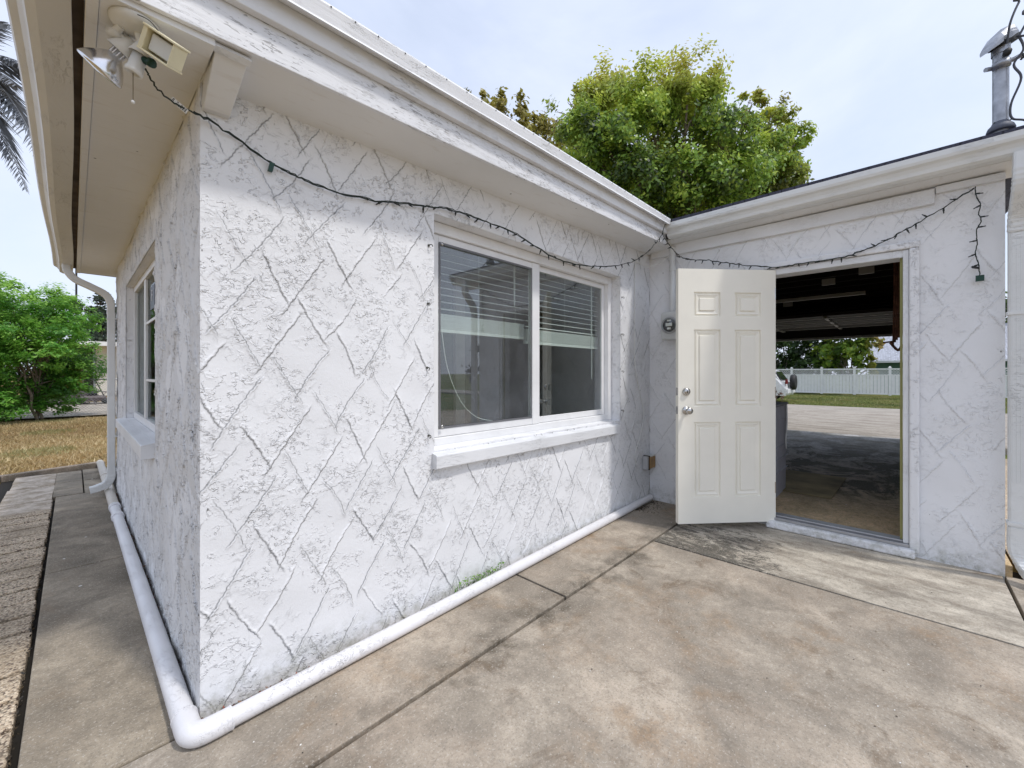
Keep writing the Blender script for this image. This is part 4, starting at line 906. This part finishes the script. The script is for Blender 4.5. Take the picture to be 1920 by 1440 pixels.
# big tree in the front yard, seen over the roof. px -> metres at distance Z
def lobes(Z, lst):   # (px, py, r_px, depth offset)
    k = Z / 778.; out = []
    for x, y, r_, dz in lst:
        p = pt((x - 960) * k, Z + dz, 1.25 + (700 - y) * k); out.append((tuple(p), r_ * k))
    return out
big = [(1290, 160, 62, 0), (1215, 165, 45, .6), (1130, 175, 55, .2), (1075, 225, 48, -.3), (1190, 225, 60, -1), (1260, 240, 60, -1.2), (1315, 200, 40, .2), (1090, 290, 52, -.8), (1150, 280, 52, -1.2), (1235, 310, 40, -.2), (1330, 290, 58, -1.0), (1360, 262, 36, .4),
       (1440, 165, 30, 1), (1490, 182, 36, 1.2), (1475, 230, 42, 1), (1535, 225, 34, 1.2), (1538, 282, 32, 1.3), (1495, 300, 36, 1), (1432, 215, 26, 1), (1425, 270, 26, 1),  (1405, 335, 52, -.8), (1440, 375, 45, -.6), (1455, 345, 36, -.5), (1130, 345, 50, -.9), (1190, 370, 58, -1), (1260, 370, 55, -1.2), (1330, 370, 60, -1.3), (1250, 430, 80, 0), (1380, 430, 80, 0), (1130, 430, 80, 0), (1220, 290, 60, 2), (1300, 250, 70, 2.5), (1120, 250, 70, 2), (1380, 330, 50, 2.2)]
Zb = 14.0
def warm_big(P): 
    zz = P[:, 2]; return np.clip((zz - 9.3) / 3.0, 0, .6) + .2 * (np.sin(P[:, 0] * 1.7 + P[:, 1] * 1.1) > .55)
tree('broad_tree', 'tall broad leafy tree with yellowish crown tips rising behind the roof', pt(5.9, Zb, 0), lobes(Zb, big), LEAF1, 3900, .14, .26, warm_big, twigs=1, tuft=120, sprd=.15)
tree('background_tree', 'olive-yellow tree top peeping over the roof edge left of the tall tree', pt(1.2, 19, 0), lobes(19, [(890, 190, 28, 0), (925, 200, 32, 0), (960, 225, 34, -.4), (1000, 235, 34, 0), (1030, 260, 40, 0), (960, 280, 60, 0), (900, 250, 50, .3), (1020, 330, 70, 0), (860, 230, 40, 0)]), leafmat('olive_leaf', (.03, .05, .012), (.16, .20, .04), (.44, .42, .09), (.55, .40, .09)), 900, .22, .2, lambda P: np.full(len(P), .45), twigs=1)
# bright small tree on the dry lawn
LEAF2 = leafmat('bright_leaf', (.035, .12, .02), (.13, .37, .05), (.36, .62, .12), (.44, .52, .09), .5)
sm = []
for y, w, n in ((550, 44, 3), (580, 72, 4), (612, 84, 5), (645, 80, 6), (680, 66, 5), (712, 46, 4), (742, 26, 3)):
    for q in range(n + 2):
        a = (q + .5) / (n + 2) * 2 - 1; sm.append((50 + a * w + random.uniform(-8, 8), y + abs(a) * 14 + random.uniform(-6, 6), 41, random.uniform(-1.2, 1.0)))
cr = lobes(11.3, sm)
tr_ = thing('small_tree', 'bright green bushy small tree with layered leaves on the dry lawn', 'tree', tuple(pt((72 - 960) * 11.4 / 778, 11.4, 0)))
s = MB(); b0 = WLOC[tr_]
for k in range(4): limb(s, b0 + Vector((random.uniform(-.12, .12), random.uniform(-.1, .1), 0)), b0 + Vector((random.uniform(-.5, .5), random.uniform(-.4, .4), 1.6)), .035, .02, 5, .1)
for c, r_ in cr: limb(s, b0 + Vector((0, 0, random.uniform(.5, 1.8))), Vector(c), .018, .006, 4, .12)
s.build('trunk', BARK, tr_)
Cc, Nn, Sz, Tt = clumps([c for c, _ in cr], [r_ for _, r_ in cr], 3700, .10, .7, 1.2)
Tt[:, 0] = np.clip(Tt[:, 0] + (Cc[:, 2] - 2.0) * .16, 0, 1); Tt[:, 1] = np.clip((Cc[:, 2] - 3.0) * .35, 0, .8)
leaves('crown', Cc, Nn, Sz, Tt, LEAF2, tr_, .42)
tree('dark_tree', 'dark tree far behind the neighbouring house', pt(-24.6, 25, 0), lobes(25, [(165, 580, 26, 0), (195, 575, 30, 0), (185, 615, 34, 0), (215, 600, 34, 0), (160, 630, 26, 0), (150, 600, 14, 0), (215, 640, 36, 0), (185, 650, 30, 1)]), leafmat('dark_leaf', (.012, .02, .010), (.04, .06, .03), (.12, .15, .09), (.12, .10, .07)), 700, .22, .2, twigs=1)
# palm, its crown outside the frame, fronds reaching in
pm = thing('palm_tree', 'tall palm with drooping grey-green fronds at the left edge above the gutter', 'palm', tuple(pt(-9.6, 7.0, 0)))
pb = WLOC[pm]; pc = pt(-9.7, 7.0, 6.4)
s = MB(); s.tube([pb, pb + Vector((.05, 0, 3)), pc], [.17, .14, .12], 12); s.build('trunk', BARK, pm)
PALM = simple('palm_frond', (.20, .215, .24), .5, var=.3)
def frond(tip, sag, L=None):
    s = MB(); a = pc; b = Vector(tip); mid = a.lerp(b, .5) + Vector((0, 0, sag)); n = 46; P = []
    for i in range(n + 1):
        t = i / n; P.append(a * (1 - t) ** 2 + mid * 2 * t * (1 - t) + b * t * t)
    s.tube(P, [.02 * (1 - .85 * i / n) for i in range(n + 1)], 5)
    for i in range(4, n):
        dd = (P[i + 1] - P[i]).normalized(); side = dd.cross(Vector((0, 0, 1))).normalized()
        for sd in (-1, 1):
            for q in (0, 1):
                l = .50 * math.sin(math.pi * min(1, (i / n) * .85 + .15)) + .07
                dr = (side * sd * random.uniform(.55, .9) + dd * random.uniform(.5, .9) + Vector((0, 0, random.uniform(-.75, -.1)))).normalized(); p0 = P[i] + dd * q * .03
                w_ = dr.cross(Vector((0, 0, 1))).normalized() * .011; m_ = p0 + dr * l * .5; e = p0 + dr * l + Vector((0, 0, -.12 * l))
                s.add([p0 - w_ * .5, p0 + w_ * .5, m_ + w_, e, m_ - w_], [(0, 1, 2, 3, 4)])
    return s.build('frond', PALM, pm)
k7 = 7 / 778
def pp(x, y, Z=7): return pt((x - 960) * Z / 778, Z, 1.25 + (700 - y) * Z / 778)
for tip, sag in ((pp(50, 360), 1.1), (pp(95, 330, 6.6), 1.4), (pp(30, 160, 6.5), .5), (pp(70, 270, 7.3), 1.0), (pp(20, 300), .9), (pp(-60, 420), .8), (pp(-300, 300), 1.0), (pp(-330, 120), .7), (pp(-150, -60), .3), (pp(-200, 330, 8.5), .9), (pp(0, 40, 7.8), .4), (pp(62, 130, 7.0), .5)): frond(tip, sag)
# hedge and shrub behind the white fence
HX = 33.2
def shrub(name, label, items, mat, per, size, warmf=None, trunk=.08, group=None):
    b = Vector((items[0][0][0], items[0][0][1], 0)); return tree(name, label, b, items, mat, per, size, trunk, warmf, group)
DL = leafmat('hedge_leaf', (.012, .025, .010), (.035, .075, .02), (.12, .20, .05), (.12, .13, .05))
shrub('hedge', 'dark dense hedge behind the white fence, seen through the left of the doorway', [((HX + random.uniform(-.3, 1), 2.2 + i * .95 + random.uniform(-.2, .2), z), random.uniform(.95, 1.2)) for i in range(9) for z in (1.3, 2.2, 3.1, 4.0, 4.9)], DL, 420, .24)
LL = leafmat('lime_leaf', (.03, .07, .012), (.14, .26, .03), (.40, .50, .07), (.42, .24, .06))
shrub('lime_shrub', 'yellow-green leafy tree overhanging the white fence, centre of the doorway view', [((31.9, .35, 2.6), 1.0), ((31.9, -.2, 3.0), .85), ((31.7, .9, 2.2), .85), ((31.8, 1.3, 3.1), 1.0), ((32.0, -.6, 1.9), .5), ((32, .2, 2.0), .7), ((33, 1.5, 1.5), .8), ((33, .6, 1.5), .8), ((33, -.2, 1.5), .7), ((33.2, 2.2, 1.7), .9), ((33, 1.9, 3.2), .9),  ((32, .4, 3.6), 1.1), ((32.2, 1.0, 4.2), 1.1), ((32.3, -.2, 3.9), .9), ((32.2, 1.6, 2.4), .9)], LL, 520, .26, lambda P: np.clip((-.1 - P[:, 1]) * 1.1, 0, 1))
far = leafmat('far_leaf', (.02, .04, .012), (.07, .12, .03), (.18, .24, .07), (.2, .18, .06))
for i, (x, y, h, lab) in enumerate(((44, -4, 6.5, 'distant green tree behind the grey roof of the house across the road'), (46, 9, 8, 'distant green tree far behind the dark hedge across the road'), (40, -14, 7, 'distant green tree across the road beyond the right end of the garage'))):
    tree('distant_tree', lab, (x, y, 0), [((x + random.uniform(-2, 2), y + random.uniform(-3, 3), random.uniform(h * .5, h)), random.uniform(1.6, 2.4)) for _ in range(9)], far, 140, .5, .25, None, 'trees across the road')
tree('side_tree', 'dark tree at the right edge beyond the downspout', (12.5, -9.6, 0), [((12.4 + random.uniform(-1, 1), -10.2 + random.uniform(-1.6, .8), random.uniform(1.0, 2.7)), random.uniform(.6, .9)) for _ in range(10)], leafmat('blue_leaf', (.012, .018, .02), (.04, .06, .06), (.10, .14, .12), (.1, .1, .08)), 300, .16, .12)

# ================================================================== BEYOND THE GARAGE
PX = 31.3
vf = thing('vinyl_fence', 'white vinyl privacy fence with lattice top across the road', 'fence', (PX, 0, 0))
y = -9.0; pan = None; step = 1.55
while y < 12:
    if pan is None:
        off = WLOC[vf]
        p_ = MB().box(PX - .06, PX + .06, y - .06, y + .06, 0, 1.56).build('post', VINYL, vf); c_ = MB().loft([[(PX + a * .075 * k, y + b * .075 * k, z) for a, b in ((-1, -1), (1, -1), (1, 1), (-1, 1))] for z, k in ((1.56, 1), (1.585, 1), (1.65, .1))]).build('post_cap', VINYL, p_)
        s = MB()
        for k in range(9): s.box(PX - .015, PX + .015, y + .075 + k * .158, y + .075 + k * .158 + .146, .10, 1.12)
        s.box(PX - .03, PX + .03, y + .06, y + step - .06, .04, .10); s.box(PX - .03, PX + .03, y + .06, y + step - .06, 1.12, 1.19); s.box(PX - .03, PX + .03, y + .06, y + step - .06, 1.46, 1.53)
        q_ = s.build('panel', VINYL, vf)
        s = MB(); w_ = step - .12
        k = -.36
        while k < w_:
            for sg in (1, -1):
                a0, a1 = k, k + .27
                ca = max(a0, 0); cb = min(a1, w_)
                if cb > ca + .01:
                    za, zb = (ca - a0) / .27 * .27, (cb - a0) / .27 * .27
                    if sg < 0: za, zb = .27 - za, .27 - zb
                    ya_, yb_ = y + .06 + ca, y + .06 + cb; xo = .004 * sg
                    s.add([(PX + xo, ya_, 1.19 + za - .015), (PX + xo, yb_, 1.19 + zb - .015), (PX + xo, yb_, 1.19 + zb + .015), (PX + xo, ya_, 1.19 + za + .015)], [(0, 1, 2, 3)])
            k += .125
        l_ = s.build('lattice', VINYL, vf); pan = (p_, c_, q_, l_, y)
    else:
        dy = y - pan[4]; a_ = pan[0].copy(); COL.objects.link(a_); a_.location.y += dy
        b_ = pan[1].copy(); COL.objects.link(b_); b_.parent = a_
        for o in pan[2:4]: c = o.copy(); COL.objects.link(c); c.location.y += dy
    y += step
nh = thing('neighbour_house', 'green house with pale grey shingle roof behind the fence across the road', 'house', (38, -6, 0))
B(37, 45, -13, -.3, 0, 2.02).build('wall', simple('sage_wall', (.10, .19, .15), .8), nh)
MB().loft([[(36.4, y, 2.07), (41, y, 4.5), (45.6, y, 2.07), (45.6, y, 2.0), (36.4, y, 2.0)] for y in (-13.5, .1)]).build('roof', mat_shingle('grey_shingle', (.50, .52, .58)), nh)
B(36.37, 36.399, -13.5, .1, 1.95, 2.08).build('fascia', TRIM, nh)
# white car on the road
car = thing('parked_car', 'white hatchback parked by the road, seen past the edge of the open door', 'car', (22.2, 3.4, 0))
CARP = simple('white_car_paint', (.80, .80, .80), .25); TG = simple('car_glass', (.015, .018, .02), .08)
def carb(mb, prof, w0, w1): # profile in (l, z): l measured along +Y from the tail
    n = len(prof); rings = []
    for sx, k in ((-1, .93), (-.97, 1), (.97, 1), (1, .93)):
        rings.append([(22.2 + sx * (w0 if z < .85 else w1), 1.65 + l, z * .9) for l, z in prof])
    mb.loft(rings); return mb
bodyp = [(0, .28), (0, .62), (.06, .98), (.25, 1.02), (.5, 1.50), (.8, 1.60), (2.2, 1.60), (2.9, 1.15), (3.9, 1.0), (4.2, .75), (4.25, .30)]
carb(MB(), bodyp, .86, .78).build('body', CARP, car, .05)
s = MB(); s.add([(21.55, 1.86, 1.06), (22.85, 1.86, 1.06), (22.78, 2.11, 1.48), (21.62, 2.11, 1.48)], [(0, 1, 2, 3)]); s.v = [(a, b - .022, c * .9 + .01) for a, b, c in s.v]; s.build('rear_window', TG, car)
s = MB()
for l0_, l1_, l2_, l3_ in ((.45, 1.25, 1.2, .62), (1.32, 2.0, 2.0, 1.28), (2.07, 2.7, 2.25, 2.07)): s.add([(21.385, 1.65 + l0_, 1.05), (21.385, 1.65 + l1_, 1.05), (21.405, 1.65 + l2_, 1.50), (21.405, 1.65 + l3_, 1.50)], [(0, 1, 2, 3)])
s.v = [(a, b, c * .9) for a, b, c in s.v]; s.build('side_window', TG, car)
for xx in (21.5, 22.9): MB().box(xx - .12, xx + .12, 1.62, 1.68, .78, .98).build('tail_light', simple('tail_red', (.20, .02, .02), .3), car)
B(21.4, 23.0, 1.56, 1.66, .34, .56).build('bumper', CARP, car, .03)
MB().lathe((22.2, 1.60, .85), (0, -1, 0), [(0, 0), (.33, 0), (.35, .05), (.35, .16), (.30, .2), (.12, .2), (0, .18)], 24).build('spare_wheel', BLACKM, car)
for xx in (21.40, 22.8):
    for yy in (2.4, 5.0):
        w_ = MB().lathe((xx, yy, .32), (1, 0, 0), [(0, 0), (.32, 0), (.32, .2), (0, .2)], 24).build('wheel', BLACKM, car)
        MB().lathe((xx - .004, yy, .32), (-1, 0, 0), [(0, 0), (.19, 0), (.17, .01), (0, .02)], 16).build('rim', ALU, w_)
for o in [car]: o.location.y += .32
# dried plant by the bin
dpn = thing('dried_plant', 'dry reddish-brown twiggy plant outside behind the grey bin', 'plant', (11.2, .55, 0))
s = MB(); tips = []
for k in range(26):
    a = random.uniform(0, 6.28); l = random.uniform(.2, .55); e = Vector((11.2 + math.cos(a) * l * .5, .62 + math.sin(a) * l * .55, .35 + l * .8)); limb(s, (11.2, .6, 0), e, .012, .004, 4, .2); tips.append(e)
s.build('stems', BARK, dpn)
leaves('dry_leaves', *clumps([tuple(t) for t in tips], [.14] * len(tips), 900, .06), leafmat('dry_leaf', (.08, .035, .025), (.24, .12, .09), (.48, .34, .28), (.4, .2, .1)), dpn)

# ================================================================== LEFT YARD
cf = thing('chain_link_fence', 'grey chain-link fence with top rail behind the small bright tree', 'fence', (-4, 15.9, 0))
MB().tube([(-14, 15.9, 1.07), (8, 15.9, 1.07)], .02, 8).build('top_rail', GALV, cf)
for k in range(8):
    MB().tube([(-13 + k * 3.0, 15.9, 0), (-13 + k * 3.0, 15.9, 1.1)], .028, 8).build('post', GALV, cf)
wr = MB(); x = -9.0
while x < 4:
    for sg in (1, -1):
        xs_ = (x, x + 1.0) if sg > 0 else (x + 1.0, x)
        wr.add([(xs_[0], 15.9 + .003 * sg, .03), (xs_[0] + .007, 15.9 + .003 * sg, .03), (xs_[1] + .007, 15.9 + .003 * sg, 1.05), (xs_[1], 15.9 + .003 * sg, 1.05)], [(0, 1, 2, 3)])
    x += .075
wr.build('wire_mesh', GALV, cf)
nl = thing('white_house', 'white neighbouring house with flat eave beyond the chain-link fence', 'house', (4, 34, 0))
HW = simple('cream_block_wall', (.72, .69, .62), .8, var=.08)
B(.52, 9, 31, 38, 0, 2.75).build('wall', HW, nl); B(-1.6, .5, 33.5, 38, 0, 2.75).build('wall', simple('shaded_wall', (.10, .09, .08), .9), nl)
B(-.9, 9.6, 29.9, 38.6, 2.755, 2.98).build('roof', simple('white_roof_edge', (.75, .75, .73), .6), nl)
B(-1.7, -.1, 33.44, 33.49, 1.0, 2.4).build('window', TG, nl)
MB().tube([(.50, 30.9, 2.75), (.50, 30.9, .1)], .05, 8).build('downspout', GALV, nl)
B(1.7, 2.1, 30.96, 30.995, 1.3, 1.8).build('wall_vent', simple('vent_tan', (.6, .58, .54), .7), nl)
cr_ = thing('storage_crate', 'orange-brown timber crate standing under the eave of the white neighbouring house', 'crate', (-.35, 31.5, 0))
B(-.75, .05, 31.2, 32.0, .3, 1.5).build('crate_body', simple('orange_wood', (.42, .20, .05), .8, var=.4), cr_); 
s = MB(); [s.box(-.78 + k * .8, -.70 + k * .8, 31.15, 31.2, 0, 1.6) for k in (0, 1)]; s.build('crate_posts', BARK, cr_)
br = MB()
for k in range(260):
    c = Vector((-.55 + random.gauss(0, .55), 22.6 + random.gauss(0, .4), abs(random.gauss(.1, .42)))); 
    if c.z > 1.05 - abs(c.x + .55) * .7: continue
    dd = Vector((random.gauss(0, .5), random.gauss(0, .3), random.gauss(0, .35))); limb(br, c, c + dd, .02, .008, 2, .1)
tag(br.build('brush_pile', simple('dead_wood', (.16, .14, .14), .9, var=.5, scale=4), None), 'pile of dead grey branches behind the chain-link fence', 'brush pile')
lm = thing('lawn_mower', 'dark push lawn mower standing on gravel beyond the chain-link fence', 'lawn mower', (.20, 22.4, 0))
lx, ly = .22, 22.3
MB().loft([[(lx + a * .42 * k, ly + b * .27 * k, z) for a, b in ((-1, -1), (1, -1), (1, 1), (-1, 1))] for z, k in ((.12, 1), (.26, 1), (.34, .8))]).build('deck', simple('mower_deck', (.08, .06, .06), .5), lm, .03)
MB().lathe((lx, ly, .34), (0, 0, 1), [(0, 0), (.15, 0), (.15, .12), (.1, .16), (0, .17)], 16).build('engine', BLACKM, lm)
for a in (-.38, .38):
    for b in (-.3, .3): MB().lathe((lx + a, ly + b - .03, .11), (0, 1, 0), [(0, 0), (.11, 0), (.11, .06), (0, .06)], 16).build('wheel', BLACKM, lm)
s = MB(); 
for b in (-.2, .2): s.tube([(lx + .35, ly + b, .3), (lx + .1, ly + b, .95), (lx - .1, ly + b, 1.05)], .015, 6)
s.tube([(lx - .1, ly - .2, 1.05), (lx - .1, ly + .2, 1.05)], .015, 6); s.build('handle', BLACKM, lm)
po = MB().tube([pt(-25.2, 24, 0), pt(-25.2, 24, 8.0)], .045, 8).box(*(lambda p: (p.x - .06, p.x + .06, p.y - .06, p.y + .06, 7.98, 8.06))(pt(-25.2, 24, 0))).build('metal_pole', BLACKM, None)
tag(po, 'thin dark pole rising between the small bright tree and the downspout', 'pole')

# ================================================================== SMALL STUFF
def scatter_leaf_litter():
    n = 900; t = rng.random(n); C_ = np.zeros((n, 3))
    h = n // 2
    C_[:h, 0] = -.016 + rng.normal(0, .006, h); C_[:h, 1] = rng.random(h) ** 1.2 * 4.0 - .01; C_[:h, 2] = .008 + rng.random(h) * .022
    C_[h:, 0] = rng.random(n - h) ** 2 * 1.6; C_[h:, 1] = -.018 - rng.random(n - h) * .05 ; C_[h:, 2] = .006 + rng.random(n - h) * .012
    C_[h:, 1] = np.where(C_[h:, 0] < 3.3, C_[h:, 1], C_[h:, 1])
    N_ = rng.normal(size=(n, 3)) + np.array([0, 0, .8]); N_ /= np.linalg.norm(N_, axis=1)[:, None]
    T_ = np.stack([rng.random(n), (rng.random(n) < .3) * 1.0], 1)
    o = leaves('leaf_litter', C_, N_, rng.uniform(.008, .022, n), T_, leafmat('litter', (.04, .02, .015), (.12, .06, .04), (.28, .17, .11), (.35, .12, .09), .1), None, .5)
    o['kind'] = 'stuff'; o['label'] = 'dead leaf litter caught between the white pipe and the walls'; o['category'] = 'leaf litter'
    # corner behind the door and joints
    m = 700; P = np.zeros((m, 3)); k = m // 2
    P[:k, 0] = -.452 + rng.normal(0, .006, k); P[:k, 1] = rng.random(k) * 6.2 - 2; P[:k, 2] = rng.random(k) * .006 - .002
    P[k:, 0] = 3.2 + rng.random(m - k) * .4; P[k:, 1] = -.06 - rng.random(m - k) ** 2 * .25 * rng.random(m - k); P[k:, 2] = .004
    N2 = rng.normal(size=(m, 3)) + np.array([0, 0, 1.2]); N2 /= np.linalg.norm(N2, axis=1)[:, None]
    o = leaves('debris', P, N2, rng.uniform(.006, .018, m), np.stack([rng.random(m), np.zeros(m)], 1), leafmat('debris_dark', (.015, .012, .008), (.05, .035, .02), (.14, .10, .05), (.3, .2, .1), .1), None, .5)
    o['kind'] = 'stuff'; o['label'] = 'dark crumbled debris in the walk joint and the inner corner'; o['category'] = 'debris'
scatter_leaf_litter()
m = 420; P = np.stack([rng.uniform(-.3, 3.6, m), -.15 - rng.random(m) * 3.2, np.full(m, .0025)], 1)
N2 = rng.normal(size=(m, 3)) * .35 + np.array([0, 0, 1.2]); N2 /= np.linalg.norm(N2, axis=1)[:, None]
o = leaves('grit', P, N2, rng.uniform(.003, .010, m), np.stack([rng.random(m), (rng.random(m) < .35) * 1.0], 1), leafmat('grit_mix', (.02, .015, .01), (.06, .04, .025), (.16, .11, .07), (.78, .76, .72), .0), None, .6)
o['kind'] = 'stuff'; o['label'] = 'loose grit, leaf crumbs and white paint chips on the patio'; o['category'] = 'grit'
n = 210; C_ = np.zeros((n, 3)); C_[:, 0] = 1.12 + rng.random(n) * .40; C_[:, 1] = -.03 - rng.random(n) * .022; C_[:, 2] = .05 + rng.random(n) * (.022 + .02 * np.sin((C_[:, 0] - 1.1) * 12) ** 2)
N_ = rng.normal(size=(n, 3)) + np.array([0, -.3, .5]); N_ /= np.linalg.norm(N_, axis=1)[:, None]
we = thing('weeds', 'little green weeds sprouting behind the white pipe at the foot of the wall', 'weeds', (1.3, -.035, 0))
leaves('weed_leaves', C_, N_, rng.uniform(.006, .015, n), np.stack([rng.random(n), rng.random(n) * .3], 1), LEAF2, we, .7)
s = MB()
for k in range(30): 
    x = random.uniform(1.12, 1.52); s.tube([(x, -.02, 0), (x + random.uniform(-.01, .01), -.035, .04), (x + random.uniform(-.02, .02), -.045, random.uniform(.055, .09))], .0012, 4)
s.build('stems', simple('weed_stem', (.05, .10, .03), .7), we)
# dry grass blades on the left lawn, greener by the road
def grass(name, label, n, xr, yr, h, mat, excl=None):
    x = rng.uniform(*xr, n); y = rng.uniform(*yr, n)
    if excl is not None: k = ~excl(x, y); x, y = x[k], y[k]
    n = len(x); a = rng.uniform(0, 6.28, n); hh = rng.uniform(.5, 1.2, n) * h; w = rng.uniform(.004, .009, n) * (1 + h * 4)
    dx, dy = np.cos(a), np.sin(a); lx_, ly_ = rng.normal(0, .6, n) * hh, rng.normal(0, .6, n) * hh
    z0 = -.063
    V = np.stack([np.stack([x - dx * w, y - dy * w, np.full(n, z0)], 1), np.stack([x + dx * w, y + dy * w, np.full(n, z0)], 1), np.stack([x + lx_, y + ly_, z0 + hh], 1)], 1)
    me = np_mesh(name, V.reshape(-1, 3), np.arange(n * 3).reshape(n, 3)); at = me.attributes.new('tint', 'FLOAT_COLOR', 'POINT'); c = np.ones((n, 3, 4), np.float32)
    pt_ = np.clip(.5 + .3 * np.sin(x * 1.1 + 2) * np.sin(y * .9) + rng.normal(0, .25, n), 0, 1); c[..., 0] = pt_[:, None]; c[..., 1] = (np.sin(x * 2.3) * np.sin(y * 1.9 + 1) > .55)[:, None] * .6
    at.data.foreach_set('color', c.ravel()); o = link(name, me, mat, None); tag(o, label, 'grass', None, 'stuff')
grass('dry_grass', 'dry yellow-brown lawn grass left of the house', 60000, (-7, 1.6), (6.35, 15.6), .055, leafmat('straw', (.20, .13, .055), (.42, .31, .15), (.62, .50, .28), (.20, .22, .07), .2))
grass('yard_grass', 'short green grass between the road and the white fence', 30000, (19.6, 31), (-6, 6), .07, leafmat('turf', (.04, .07, .015), (.13, .17, .04), (.30, .30, .09), (.34, .26, .12), .2))
grass('verge_grass', 'short green grass beside the driveway', 14000, (10.3, 16.2), (.5, 4), .05, bpy.data.materials['turf'], lambda x, y: (x > 14.5) & (y < (x - 12.9) * .4))
